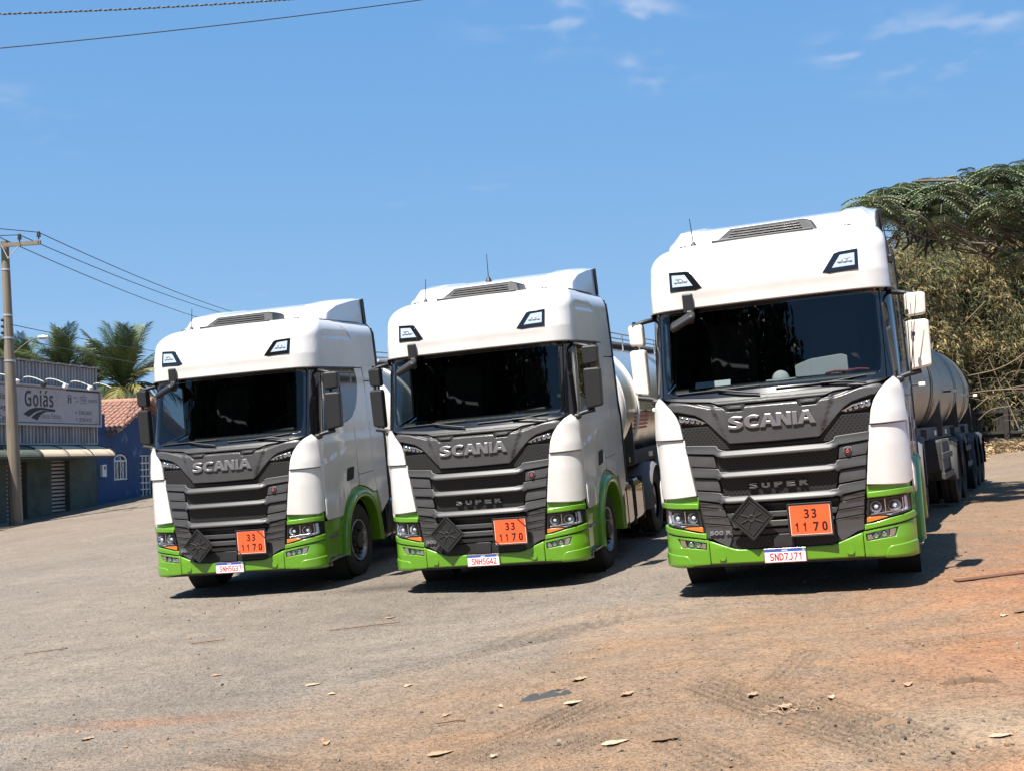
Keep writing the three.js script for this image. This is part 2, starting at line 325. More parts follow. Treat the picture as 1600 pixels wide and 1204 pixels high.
function plateTex(text) {
  return canvasTex(512, 166, (x, w, h) => {
    x.fillStyle = '#f1efec'; x.fillRect(0, 0, w, h); x.fillStyle = '#2a55a8'; x.fillRect(0, 0, w, 38);
    x.fillStyle = '#ffffff'; x.font = 'bold 22px sans-serif'; x.textAlign = 'center'; x.fillText('BRASIL', w / 2, 28);
    x.fillStyle = '#3a9a4a'; x.fillRect(w - 42, 7, 32, 22); x.fillStyle = '#e6c53a'; x.beginPath(); x.moveTo(w - 26, 9); x.lineTo(w - 13, 18); x.lineTo(w - 26, 27); x.lineTo(w - 39, 18); x.fill();
    x.fillStyle = '#333'; x.font = 'bold 18px sans-serif'; x.fillText('BR', 22, 152);
    x.fillStyle = '#b41f2a'; x.font = 'bold 122px monospace'; x.save(); x.translate(w / 2 + 12, 144); x.scale(412 / x.measureText(text).width, 1); x.lineWidth = 5; x.strokeStyle = '#b41f2a'; x.strokeText(text, 0, 0); x.fillText(text, 0, 0); x.restore();
    x.strokeStyle = '#b41f2a'; x.lineWidth = 4; x.strokeRect(3, 3, w - 6, h - 6);
  });
}
const riskTex = wide => canvasTex(512, 384, (x, w, h) => {
  x.fillStyle = '#fb5a2c'; x.fillRect(0, 0, w, h); x.strokeStyle = '#e2e0dc'; x.lineWidth = 5; x.strokeRect(12, 12, w - 24, h - 24); x.strokeStyle = '#1a1210'; x.lineWidth = 7; x.strokeRect(4, 4, w - 8, h - 8);
  x.fillStyle = '#1c0c08'; x.textAlign = 'center'; x.font = 'bold 150px sans-serif';
  const put = (s, cx, y, wd) => { x.save(); x.translate(cx, y); x.scale(wd / x.measureText(s).width, 1); x.lineWidth = 7; x.strokeStyle = '#1c0c08'; x.strokeText(s, 0, 0); x.fillText(s, 0, 0); x.restore(); };
  put('3', 216, 172, 66); put('3', 306, 172, 66);
  const X = wide ? [88, 184, 316, 424] : [100, 196, 306, 414]; ['1', '1', '7', '0'].forEach((c, i) => put(c, X[i], 334, c === '1' ? 50 : 70));
});
const riskNarrow = riskTex(false), riskWide = riskTex(true);

// ---------- the lorries ----------
const TR = [[-3.8818, -16.153, -0.2633, -0.0026, -0.0055, -0.0037], [-0.5345, -14.7928, -0.2941, -0.051, 0.0009, 0.0032], [2.5019, -12.1258, -0.3404, 0.0536, 0.0039, 0.0011]];
const truckM = TR.map(t => Mg.clone().multiply(new THREE.Matrix4().makeTranslation(t[0], t[3], t[1])).multiply(new THREE.Matrix4().makeRotationFromEuler(new THREE.Euler(t[5], t[2], t[4], 'YZX'))));
const place = (o, m) => { m.decompose(o.position, o.quaternion, o.scale); o.scale.set(1, 1, 1); };
const P = (key, f) => once('p_' + key, f);

function makeTruck(i, o) {
  const t = thing('truck', o.label, 'truck', 'row of parked tanker lorries'); place(t, truckM[i]);
  // --- dark structure behind the panels
  mesh('cab_frame', P('frame', () => {
    const q = [], ring = (s0, s1, y0, y1) => panel([[s0, y0], [s1, y0], [s1, y1], [s0, y1]], { off: -0.035, dep: 0.01, bev: 0.002, h: 0.12 });
    const b = sz(-2.6, 1.5); q.push(ring(-SM, SM, 1.26, 2.0), ring(-SM, SM, 2.925, 3.5), ring(-1.42, 1.42, 0.4, 1.3));
    for (const s of [1, -1]) { const a = sz(-1.35, 2.5); q.push(panel(s > 0 ? [[a, 1.98], [SM, 1.98], [SM, 2.95], [a, 2.95]] : mir([[a, 1.98], [SM, 1.98], [SM, 2.95], [a, 2.95]]), { off: -0.035, dep: 0.01, bev: 0.002, h: 0.15 })); }
    q.push(box(2.36, 2.5, 0.05, 0, 2.25, -2.73), box(2.3, 0.04, 2.3, 0, 1.72, -1.5), box(1.8, 0.04, 1.7, 0, 3.5, -1.8), box(1.5, 0.75, 2.0, 0, 0.98, -1.65), box(2.0, 0.5, 0.5, 0, 0.68, -0.42));
    return mergeG(q);
  }), M.dark, t);
  mesh('chassis', P('chassis', () => mergeG([box(0.09, 0.28, 6.6, 0.42, 0.86, -4.1), box(0.09, 0.28, 6.6, -0.42, 0.86, -4.1), box(0.9, 0.1, 0.12, 0, 0.9, -3), box(0.9, 0.1, 0.12, 0, 0.9, -5), box(0.9, 0.1, 0.12, 0, 0.9, -7.3), box(1.1, 0.07, 1.0, 0, 1.13, -5.7), box(1.7, 0.12, 0.12, 0, 0.5, -1.5), box(1.7, 0.16, 0.16, 0, 0.5, -5.05), box(1.7, 0.16, 0.16, 0, 0.5, -6.4), box(2.1, 0.1, 0.3, 0, 0.34, -0.5), box(0.7, 0.5, 0.5, 0, 0.72, -2.5)])), M.steelDark, t);
  mesh('seat', P('seat1', () => mergeG([box(0.5, 0.14, 0.5, 0.55, 2.0, -1.25, 0.05), box(0.5, 0.75, 0.14, 0.55, 2.4, -1.5, 0.06, -0.15)])), M.seat, t);
  mesh('seat', P('seat2', () => mergeG([box(0.5, 0.14, 0.5, -0.55, 2.0, -1.25, 0.05), box(0.5, 0.75, 0.14, -0.55, 2.4, -1.5, 0.06, -0.15)])), M.seat, t);
  mesh('dashboard', P('dash', () => mergeG([box(2.1, 0.24, 0.52, 0, 1.985, -0.62, 0.06), box(0.5, 0.12, 0.22, 0.55, 2.1, -0.72, 0.05)])), M.black, t);
  mesh('steering_wheel', P('stw', () => new THREE.TorusGeometry(0.22, 0.018, 8, 28).rotateX(-0.9).translate(0.55, 2.2, -0.95)), M.black, t);

  // --- white shell
  const seam = [[-2.16, 2.72], [-2.12, 2.95], [-2.06, 3.09], [-1.93, 3.24], [-1.78, 3.37], [-1.64, 3.46], [-1.45, 3.545], [-1.25, 3.597]];
  const visorOff = (s, y) => { const w = Math.abs(s); return 0.012 + 0.006 * sstep(3.0, 3.09, y) * (1 - sstep(0.80, 1.05, w)) - 0.012 * sstep(3.30, 3.335, y) * sstep(S1 + 0.05, S1 + 0.25, w) * (1 - sstep(3.38, 3.42, y)); };
  mesh('visor', P('visor', () => {
    const R = D(...seam.slice(1)), bot = [...F([0, 2.918], [0.6, 2.918], [1.0, 2.918]), ...D([-0.5, 2.912], [-1.2, 2.906], [-2.12, 2.906])];
    const half = [...bot, ...R]; const full = [...half, ...half.slice(1).map(([s, y]) => [-s, y]).reverse()];
    return panel(full, { off: visorOff, dep: 0.07, bev: 0.01, h: 0.06 });
  }), M.white, t);
  mesh('roof_panel', P('roofp', () => { const n = 40, pts = []; for (let k = 0; k <= n; k++) { const p = S(lerp(-SM, SM, k / n), 3.599); pts.push([p.x, -p.z]); } const g = new THREE.ShapeGeometry(new THREE.Shape(pts.map(p => new THREE.Vector2(...p)))).rotateX(-Math.PI / 2); g.translate(0, 3.604, 0); return g; }), M.white, t);
  const rearUp = [...D([-2.172, 2.72], [-2.135, 2.95], [-2.075, 3.09], [-1.945, 3.25], [-1.795, 3.38], [-1.655, 3.47], [-1.465, 3.553], [-1.27, 3.598], [-2.69, 3.598], [-2.69, 2.72])];
  const rearLow = D([-2.185, 1.42], [-2.185, 2.705], [-2.69, 2.705], [-2.69, 0.96], [-2.38, 0.80], [-2.36, 0.90], [-2.27, 1.12], [-2.2, 1.3]);
  const door = D([-0.375, 1.20], [-0.375, 1.985], [-0.9, 2.062], [-1.5, 2.185], [-1.62, 2.235], [-1.62, 1.30], [-1.6, 1.255], [-1.42, 1.235], [-1.28, 1.195], [-1.13, 1.115], [-1.03, 1.02], [-0.93, 0.90], [-0.42, 0.90], [-0.375, 0.95]);
  const quarter = D([-1.63, 2.243], [-1.72, 2.31], [-1.795, 2.40], [-1.86, 2.52], [-1.905, 2.68], [-1.895, 2.80], [-1.84, 2.895], [-2.105, 2.895], [-2.15, 2.71], [-2.172, 2.4], [-2.172, 1.42], [-1.63, 1.405]);
  const lowQuarter = D([-1.63, 1.395], [-2.175, 1.41], [-2.19, 1.29], [-2.255, 1.13], [-2.14, 1.115], [-1.98, 1.175], [-1.85, 1.215], [-1.7, 1.245], [-1.63, 1.25]);
  const bulge = (s, y) => { const z = -0.42 - (Math.abs(s) - S1), f = 1.642 + (z + 0.267) * -0.15; return 0.004 + 0.016 * sstep(f + 0.012, f - 0.012, y) * (1 - sstep(-0.95, -1.35, z)) - 0.012 * sstep(f, f - 0.5, y) + 0.022 * sstep(1.25, 1.12, y) * (1 - sstep(-0.7, -1.0, z)); };
  const add = (name, key, mat, f, parent = t) => P(key, f).map(g => mesh(name, g, mat, parent));
  add('rear_upper_panel', 'rearUp', M.white, () => both(rearUp, { off: 0.004, h: 0.08 }));
  add('rear_side_panel', 'rearLow', M.white, () => both(rearLow, { off: 0.004, h: 0.09 }));
  add('quarter_panel', 'quart', M.white, () => both(quarter, { off: 0.004 }));
  add('quarter_panel', 'lowq', M.white, () => both(lowQuarter, { off: 0.004 }));
  const doors = add('door', 'door', M.white, () => both(door, { off: bulge, h: 0.045 }));
  const handle = P('handle', () => both(D([-1.215, 1.515], [-1.455, 1.53], [-1.405, 1.36], [-1.165, 1.34]), { off: 0.0075, bev: 0.002, round: 0.03 }));
  doors.forEach((d, k) => mesh('handle_recess', handle[k], M.dark, d));
  add('edge_trim', 'rtrim', M.black, () => both(D([-2.696, 1.0], [-2.696, 3.585], [-2.75, 3.585], [-2.75, 1.0]), { off: 0.016, dep: 0.05, h: 0.2 }));
  // corner deflectors, upper and lower
  const upC = [...F([0.908, 1.604], [0.932, 1.74], [0.965, 1.83], [1.02, 1.915], [1.09, 1.985], [1.155, 2.035]), ...D([-0.36, 1.985], [-0.365, 1.604])];
  const loC = [...F([0.828, 1.03], [0.832, 1.06], [0.868, 1.32], [0.903, 1.596]), ...D([-0.365, 1.596], [-0.365, 1.03]), ...F([1.19, 1.002], [1.05, 1.012])];
  add('corner_deflector', 'upC', M.white, () => both(upC, { off: (s, y) => 0.018 + 0.006 * sstep(1.9, 1.61, y), h: 0.04, bev: 0.007, round: 0.012 }));
  add('corner_deflector', 'loC', M.white, () => both(loC, { off: (s, y) => 0.004 + 0.010 * sstep(1.6, 1.1, y), h: 0.04, bev: 0.006, round: 0.008, dep: 0.06 }));
  // --- glass
  const ws = F([0, 2.035], [0.55, 2.035], [1.06, 2.06], [1.085, 2.3], [1.075, 2.88], [0.5, 2.885], [0, 2.885]); const wsFull = [...ws, ...ws.slice(1, -1).map(([s, y]) => [-s, y]).reverse()];
  mesh('windscreen', P('ws', () => panel(wsFull, { off: 0.0, dep: 0.004, bev: 0.001, h: 0.09 })), M.glass, t);
  const fritO = [...F([0, 1.985], [0.6, 1.99], [1.1, 2.03]), ...F([1.1, 2.91], [0, 2.91])], fritOF = [...fritO, ...fritO.slice(1, -1).map(([s, y]) => [-s, y]).reverse()];
  mesh('windscreen_frame', P('frit', () => panel(fritOF, { off: 0.003, dep: 0.03, bev: 0.003, h: 0.09, holes: [roundPoly(inset(densify(area(wsFull) > 0 ? wsFull : wsFull.slice().reverse(), 0.5), 0.012), 0.06)] })), M.gloss, t);
  add('window_pillar', 'pill', M.gloss, () => both([...F([1.108, 2.03], [1.15, 2.04]), ...D([-0.375, 1.995], [-0.50, 2.01], [-0.60, 2.45], [-0.665, 2.90]), ...F([1.108, 2.905])], { off: 0.004, h: 0.06 }));
  const winO = D([-0.515, 2.012], [-0.9, 2.072], [-1.5, 2.195], [-1.63, 2.25], [-1.72, 2.32], [-1.79, 2.41], [-1.85, 2.53], [-1.893, 2.68], [-1.885, 2.79], [-1.835, 2.885], [-1.2, 2.893], [-0.68, 2.898], [-0.615, 2.45]);
  const winI = D([-0.58, 2.06], [-0.9, 2.115], [-1.27, 2.185], [-1.27, 2.83], [-0.735, 2.84], [-0.67, 2.45]);
  add('side_window_frame', 'winf', M.gloss, () => both(winO, { off: 0.006, holes: [roundPoly(winI, 0.04)], h: 0.08 }));
  add('side_window', 'wing', M.glass, () => both(winI, { off: -0.006, dep: 0.004, bev: 0.001, h: 0.12 }));
  add('drip_rail', 'drip', M.black, () => both(D([-0.55, 2.895], [-1.84, 2.888], [-1.84, 2.91], [-0.5, 2.915]), { off: 0.03, dep: 0.05, bev: 0.004 }));

  // --- grille and hood
  const gr = grp('grille', t);
  const hood = F([0, 1.902], [0.248, 1.898], [0.272, 1.838], [0.436, 1.84], [0.487, 1.902], [0.53, 1.908], [0.61, 1.945], [0.8, 1.965], [1.015, 1.992], [1.06, 1.958], [0.985, 1.885], [0.945, 1.882], [0.765, 1.835], [0.69, 1.79], [0.62, 1.724], [0.55, 1.648], [0.458, 1.545], [0.43, 1.528], [0, 1.522]);
  const hoodOff = (s, y) => { const w = Math.abs(s), e = lerp(0.46, 0.60, (y - 1.53) / 0.38); return 0.012 + 0.02 * (1 - sstep(e - 0.03, e + 0.005, w)) - 0.03 * sstep(1.872, 1.9, y - 0.10 * sstep(0.5, 1.0, w)); };
  mesh('hood', P('hood', () => panel([...hood, ...hood.slice(1, -1).map(([s, y]) => [-s, y]).reverse()], { off: hoodOff, h: 0.035, bev: 0.008, dep: 0.05 })), M.grey, gr);
  add('latch', 'latch', M.black, () => both(F([0.25, 1.905], [0.485, 1.908], [0.433, 1.843], [0.276, 1.841]), { off: 0.014, dep: 0.04, bev: 0.004 }), gr);
  add('latch_grip', 'latchg', M.bar, () => both(F([0.285, 1.892], [0.445, 1.894], [0.42, 1.868], [0.29, 1.866]), { off: 0.03, dep: 0.03, bev: 0.006 }), gr);
  mesh('cowl', P('cowl', () => { const a = F([0, 1.912], [0.5, 1.915], [0.6, 1.955], [0.8, 1.973], [1.03, 2.0], [1.12, 2.03], [0.9, 2.03], [0, 1.99]); return panel([...a, ...a.slice(1, -1).map(([s, y]) => [-s, y]).reverse()], { off: (s, y) => 0.02 - 0.02 * sstep(1.93, 1.96, y), dep: 0.04, h: 0.06 }); }), M.black, gr);
  // mesh fields
  const half = p => { const f = F(...p); return [...f, ...f.slice(1, -1).map(([s, y]) => [-s, y]).reverse()]; };
  add('mesh_insert', 'meshTri', M.honey, () => both(F([0.925, 1.72], [0.61, 1.722], [0.55, 1.65], [0.44, 1.515], [0.0, 1.5], [0.0, 1.45], [0.9, 1.5]), { off: -0.016, dep: 0.01, bev: 0.001 }), gr);
  mesh('mesh_insert', P('mesh1', () => panel(half([[0, 1.395], [0.5, 1.395], [0.61, 1.43], [0.56, 1.235], [0, 1.235]]), { off: -0.014, dep: 0.01, bev: 0.001 })), M.honey, gr);
  mesh('mesh_insert', P('mesh2', () => panel(half([[0, 1.2], [0.5, 1.2], [0.585, 1.2], [0.535, 0.99], [0, 0.99]]), { off: -0.014, dep: 0.01, bev: 0.001 })), M.honey, gr);
  mesh('mesh_insert', P('mesh3', () => panel(half([[0, 0.91], [0.57, 0.91], [0.55, 0.83], [0, 0.83]]), { off: -0.03, dep: 0.01, bev: 0.001 })), M.honey, gr);
  add('mesh_insert', 'mesh4', M.honey, () => both(F([0.105, 0.605], [0.515, 0.605], [0.55, 0.52], [0.47, 0.484], [0.105, 0.484]), { off: -0.016, dep: 0.01, bev: 0.001 }), gr);
  mesh('grille_back', P('grb', () => panel(half([[0, 1.55], [0.9, 1.55], [0.8, 0.46], [0, 0.46]]), { off: -0.045, dep: 0.01, bev: 0.001 })), M.dark, gr);
  // bars: a lower middle, raised ends
  const barShape = (ex0, ex1, et, eb, it, ib, ct, cb) => half([[0, ct], [0.47, ct], [0.515, ct + 0.006], [0.558, it - 0.03], [0.575, it], [0.6, it + 0.008], [ex0, et], [ex1, eb], [0.605, ib], [0.575, ib - 0.02], [0.545, cb + 0.012], [0.5, cb], [0, cb]]);
  const lipOff = (ct, cb) => (s, y) => { const w = Math.abs(s), c = 1 - sstep(0.53, 0.6, w); return 0.02 + c * 0.028 * sstep(ct, ct - (ct - cb) * 0.75, y) - 0.012 * (1 - c) * sstep(cb + 0.02, cb + 0.12, y); };
  const bars = [[0.903, 0.888, 1.54, 1.458, 1.513, 1.432, 1.462, 1.392], [0.853, 0.84, 1.317, 1.216, 1.284, 1.196, 1.25, 1.19], [0.825, 0.81, 1.078, 0.986, 1.044, 0.955, 1.006, 0.94]];
  bars.forEach((b, k) => mesh('grille_bar', P('bar' + k, () => panel(barShape(...b), { off: lipOff(b[6], b[7]), h: 0.03, bev: 0.008, dep: 0.05 })), M.bar, gr));
  [[[0.886, 1.447], [0.615, 1.42], [0.592, 1.30], [0.85, 1.327]], [[0.836, 1.206], [0.592, 1.184], [0.572, 1.062], [0.822, 1.09]]].forEach((p, k) => add('grille_end', 'gend' + k, M.grey, () => both(F(...p), { off: (s, y) => -0.002 + 0.014 * sstep(p[0][1], p[3][1], y), h: 0.05, bev: 0.006 }), gr));
  const rows = [[[0.806, 0.966], [0.575, 0.936], [0.562, 0.886], [0.797, 0.92]], [[0.796, 0.912], [0.56, 0.877], [0.54, 0.806], [0.786, 0.832]], [[0.785, 0.824], [0.538, 0.798], [0.505, 0.72], [0.776, 0.752]], [[0.775, 0.744], [0.503, 0.712], [0.50, 0.61], [0.545, 0.502], [0.70, 0.588], [0.762, 0.603]]];
  rows.forEach((p, k) => add('grille_end', 'grow' + k, M.grey, () => both(F(...p), { off: (s, y) => 0.004 + 0.012 * sstep(p[0][1] - 0.04, p[0][1], y), h: 0.05, bev: 0.006, dep: 0.05 }), gr));
  [[0.925, 0.895, 0.56], [0.838, 0.782, 0.54], [0.748, 0.69, 0.50]].forEach(([a, b, e], k) => mesh('grille_bar', P('lbar' + k, () => panel(half([[0, a], [e, a], [e - 0.02, b], [0, b]]), { off: 0.006, h: 0.08, bev: 0.008, dep: 0.04 })), k ? M.bar : M.black, gr));
  mesh('radar_cover', P('radar', () => panel(half([[0, 0.612], [0.1, 0.612], [0.1, 0.482], [0, 0.482]]), { off: 0.008, dep: 0.04 })), M.black, gr);
  mesh('grille_bar', P('lbar9', () => panel(half([[0, 0.672], [0.5, 0.672], [0.5, 0.62], [0, 0.62]]), { off: -0.01, dep: 0.03 })), M.black, gr);

  // --- green fender and bumper
  add('fender_strip', 'fstrip', M.green, () => both([...F([0.818, 0.898], [0.822, 0.952], [1.1, 0.968]), ...D([-0.33, 0.965], [-0.33, 0.908]), ...F([1.19, 0.912])], { off: 0.018, h: 0.04, bev: 0.01, dep: 0.05 }));
  add('fender_recess', 'frec', M.green, () => both([...F([0.818, 0.95], [0.822, 1.02]), ...D([-0.37, 1.02], [-0.37, 0.9]), ...F([1.2, 0.9])], { off: -0.014, h: 0.06, dep: 0.03 }));
  add('bumper_band', 'bband', M.green, () => both([...F([0.772, 0.648], [0.86, 0.658], [1.02, 0.695], [1.2, 0.728]), ...D([-0.345, 0.735], [-0.345, 0.668]), ...F([1.2, 0.66], [1.0, 0.628], [0.765, 0.592])], { off: 0.014, h: 0.04, bev: 0.01, dep: 0.06 }));
  const fog = F([0.772, 0.556], [1.077, 0.604], [1.048, 0.517], [0.775, 0.486]);
  const bOff = 0.006;
  add('bumper_corner_lip', 'bcl', M.green, () => both([...F([0.93, 0.318], [0.965, 0.41], [1.0, 0.432], [1.2, 0.452]), ...D([-0.33, 0.455], [-0.33, 0.306])], { off: 0.02, h: 0.04, bev: 0.012, dep: 0.03, round: 0.02 }));
  add('bumper_corner', 'bcor', M.green, () => both([...F([0.752, 0.34], [0.752, 0.58], [1.0, 0.617], [1.2, 0.648]), ...D([-0.36, 0.656], [-0.36, 0.30]), ...F([1.1, 0.305])], { off: bOff, h: 0.045, bev: 0.006, dep: 0.09, holes: [fog] }));
  mesh('bumper', P('bump', () => panel(half([[0, 0.474], [0.45, 0.476], [0.5, 0.486], [0.745, 0.576], [0.745, 0.34], [0, 0.345]]), { off: 0.012, h: 0.05, bev: 0.014, dep: 0.09 })), M.green, t);
  mesh('tow_cap', P('tow', () => mergeG([-0.62, 0.62].map(x => conform(new THREE.CylinderGeometry(0.036, 0.036, 0.012, 24).rotateX(Math.PI / 2).translate(x, 0.41, 0), 0.02)))), M.green, t);
  add('bumper_lip', 'blip', M.black, () => both([...F([0, 0.36], [0.75, 0.355], [1.1, 0.325]), ...D([-0.4, 0.32], [-0.4, 0.27]), ...F([1.0, 0.27], [0, 0.29])], { off: -0.05, dep: 0.03, h: 0.1 }));
  // lamps
  const hl = F([0.824, 0.884], [1.19, 0.9], [1.2, 0.75], [1.16, 0.735], [1.018, 0.712], [0.95, 0.722], [0.802, 0.722]);
  const hlBack = P('hlb', () => both(inset(area(hl) > 0 ? hl : hl.slice().reverse(), -0.004), { off: -0.06, dep: 0.01, bev: 0.001, h: 0.06 }));
  const hlLens = P('hll', () => both(hl, { off: 0.004, dep: 0.004, bev: 0.001, h: 0.05, round: 0.012 }));
  const hlTrim = P('hlt', () => both(inset(area(hl) > 0 ? hl : hl.slice().reverse(), -0.004), { off: 0.002, dep: 0.06, bev: 0.003, h: 0.05, holes: [inset(area(hl) > 0 ? hl : hl.slice().reverse(), 0.011)] }));
  const hlDrl = P('hld', () => both(F([1.162, 0.885], [1.186, 0.886], [1.192, 0.755], [1.015, 0.719], [0.93, 0.729], [0.93, 0.738], [1.015, 0.735], [1.165, 0.77]), { off: -0.012, dep: 0.012, bev: 0.003, h: 0.05 }));
  const ind = P('ind', () => both(F([0.80, 0.716], [0.945, 0.717], [1.0, 0.708], [0.93, 0.69], [0.795, 0.662]), { off: 0.006, dep: 0.04, bev: 0.005, h: 0.05 }));
  const bowls = P('bowls', () => [1, -1].map(k => mergeG([0.89, 1.06].map((x, n) => { const g = new THREE.LatheGeometry([[0.0, -0.03], [0.022, -0.03], [0.03, -0.018], [0.055, 0.005], [0.062, 0.022]].map(p => new THREE.Vector2(...p)), 20).rotateX(Math.PI / 2); g.scale(n ? 1.05 : 0.9, 0.95, 1); g.translate(k * x, 0.81, zAt(x, 0.81) - 0.025); return g; }).concat([0.975, 1.135].map(x => box(0.012, 0.13, 0.03, k * x, 0.815, zAt(x, 0.815) - 0.025, 0.004)), [box(0.3, 0.014, 0.03, k * 0.98, 0.752, zAt(0.98, 0.752) - 0.02, 0.004, 0, k * 0.25, k * 0.08)]))));
  const bulbs = P('bulbs', () => [1, -1].map(k => mergeG([0.89, 1.06].map(x => new THREE.SphereGeometry(0.024, 14, 10).translate(k * x, 0.81, zAt(x, 0.81) - 0.038)))));
  [0, 1].forEach(k => { const g = grp('headlight', t); mesh('lamp_housing', hlBack[k], M.lampGrey, g); mesh('reflector', bowls[k], M.lampChrome, g); mesh('projector', bulbs[k], M.led, g); mesh('daylight_strip', hlDrl[k], M.led, g); mesh('lamp_trim', hlTrim[k], M.lampDark, g); mesh('lens', hlLens[k], M.lens, g); mesh('indicator', ind[k], M.amber, g); });
  const fogI = area(fog) > 0 ? fog : fog.slice().reverse();
  const fogB = P('fogb', () => both(inset(fogI, -0.003), { off: -0.035, dep: 0.01, bev: 0.001 })), fogL = P('fogl', () => both(inset(fogI, 0.004), { off: 0.002, dep: 0.003, bev: 0.001 }));
  const fogR = P('fogr', () => [1, -1].map(k => mergeG([0.86, 0.94].map(x => new THREE.SphereGeometry(0.033, 14, 8, 0, 6.3, 0, 1.3).rotateX(Math.PI / 2).translate(k * x, 0.54 + (x - 0.9) * 0.12, zAt(x, 0.54) - 0.035)).concat([conform(extr([[0.785, 0.545], [0.82, 0.55], [0.845, 0.508], [0.785, 0.498]].map(([x, y]) => [k * x, y]), 0.008, 0.001), -0.016), conform(extr([[1.0, 0.585], [1.055, 0.592], [1.035, 0.525], [0.985, 0.515]].map(([x, y]) => [k * x, y]), 0.008, 0.001), -0.016)]))));
  [0, 1].forEach(k => { const g = grp('fog_lamp', t); mesh('lamp_housing', fogB[k], M.lampGrey, g); mesh('reflector', fogR[k], M.lampChrome, g); mesh('lens', fogL[k], M.lens, g); });
  const ul = F([0.946, 1.852], [0.765, 1.815], [0.70, 1.785], [0.622, 1.732], [0.75, 1.74], [0.917, 1.762]);
  const ulB = P('ulb', () => both(ul, { off: -0.012, dep: 0.02, bev: 0.001, h: 0.04 })), ulL = P('ull', () => both(ul, { off: 0.014, dep: 0.004, bev: 0.001 })), ulR = P('ulr', () => [1, -1].map(k => mergeG([0.7, 0.745, 0.80, 0.855, 0.905].map((x, n) => new THREE.SphereGeometry(0.016 + n * 0.004, 12, 8).scale(1, 1, 0.5).translate(k * x, 1.757 + (x - 0.7) * 0.22, zAt(x, 1.78) - 0.008)).concat([conform(extr([[0.66, 1.752], [0.765, 1.806], [0.935, 1.842], [0.935, 1.826], [0.77, 1.79], [0.68, 1.752]].map(([x, y]) => [k * x, y]), 0.008, 0.001), -0.006)]))));
  [0, 1].forEach(k => { const g = grp('upper_headlight', t); mesh('lamp_housing', ulB[k], M.lampDark, g); mesh('reflector', ulR[k], M.lampChrome, g); mesh('lens', ulL[k], M.lens, g); });
  const roofLamp = F([0.942, 3.312], [0.938, 3.108], [0.66, 3.098], [0.598, 3.11], [0.72, 3.288], [0.76, 3.302]), rlI = F([0.910, 3.272], [0.906, 3.148], [0.69, 3.14], [0.774, 3.262]), rlD = F([0.872, 3.228], [0.872, 3.182], [0.755, 3.175], [0.782, 3.218], [0.81, 3.23]);
  const vo = (a) => (s, y) => visorOff(0.99, y) + a;
  const rl = P('rl', () => [both(roofLamp, { off: vo(0.018), dep: 0.04, bev: 0.008, h: 0.06 }), both(rlI, { off: vo(0.021), dep: 0.02, bev: 0.002, h: 0.06 }), both(rlD, { off: vo(0.025), dep: 0.02, bev: 0.004, h: 0.06 }), [1, -1].map(k => mergeG([0.765, 0.82, 0.87].map(x => { const p = S(sx(k * x, 3.203), 3.203); return new THREE.SphereGeometry(0.021, 12, 8).scale(1, 0.8, 0.5).translate(p.x, p.y, p.z + visorOff(0.99, 3.2) + 0.024); })))]);
  [0, 1].forEach(k => { const g = grp('roof_lamp', t); mesh('lamp_frame', rl[0][k], M.gloss, g); mesh('lens', rl[1][k], M.ledBlue, g); mesh('lamp_core', rl[2][k], M.lampGrey, g); mesh('reflector', rl[3][k], M.ledBlue, g); });

  // --- wheel arch, step
  const archO = D([-0.385, 0.885], [-0.93, 0.89], [-1.035, 1.01], [-1.135, 1.105], [-1.285, 1.185], [-1.425, 1.225], [-1.6, 1.245], [-1.7, 1.235], [-1.85, 1.205], [-1.98, 1.165], [-2.14, 1.105], [-2.26, 1.11], [-2.345, 0.9], [-2.37, 0.78], [-2.37, 0.42]);
  const archI = D([-2.20, 0.42], [-2.17, 0.66], [-2.09, 0.86], [-1.96, 1.0], [-1.8, 1.075], [-1.6, 1.10], [-1.4, 1.07], [-1.22, 0.98], [-1.09, 0.85], [-0.99, 0.66], [-0.93, 0.36], [-0.385, 0.34]);
  add('wheel_arch', 'arch', M.green, () => both([...archO, ...archI], { off: (s, y) => { const z = -0.42 - (Math.abs(s) - S1); return z > -0.9 ? -0.02 : -0.012; }, h: 0.05, bev: 0.006, dep: 0.1 }));
  add('arch_flare', 'flare', M.green, () => [1, -1].map(k => {
    const c = new THREE.CatmullRomCurve3([[-0.945, 0.36], [-0.985, 0.6], [-1.07, 0.82], [-1.21, 0.98], [-1.4, 1.085], [-1.6, 1.115], [-1.81, 1.09], [-1.98, 1.005], [-2.1, 0.87], [-2.18, 0.67], [-2.215, 0.42]].map(([z, y]) => V(0, y, z)));
    const n = 60, pos = [], idx = [], prf = [[0.07, -0.04], [0.075, 0.018], [0.055, 0.045], [0.02, 0.058], [-0.015, 0.05], [-0.03, 0.02], [-0.03, -0.12]];
    for (let a = 0; a <= n; a++) { const p = c.getPoint(a / n), tg = c.getTangent(a / n), out = V(0, -tg.z, tg.y).multiplyScalar(1); if (out.dot(V(0, p.y - 0.5, p.z + 1.55)) < 0) out.negate(); for (const [r, x] of prf) pos.push(k * (1.24 + x), p.y + out.y * r, p.z + out.z * r); }
    const m = prf.length; for (let a = 0; a < n; a++) for (let b = 0; b < m - 1; b++) { const q = a * m + b; idx.push(q, q + 1, q + m, q + 1, q + m + 1, q + m); }
    const g = new THREE.BufferGeometry(); g.setAttribute('position', new THREE.Float32BufferAttribute(pos, 3)); g.setAttribute('uv', new THREE.Float32BufferAttribute(new Float32Array(pos.length / 3 * 2), 2)); g.setIndex(idx); g.computeVertexNormals(); return g;
  }));
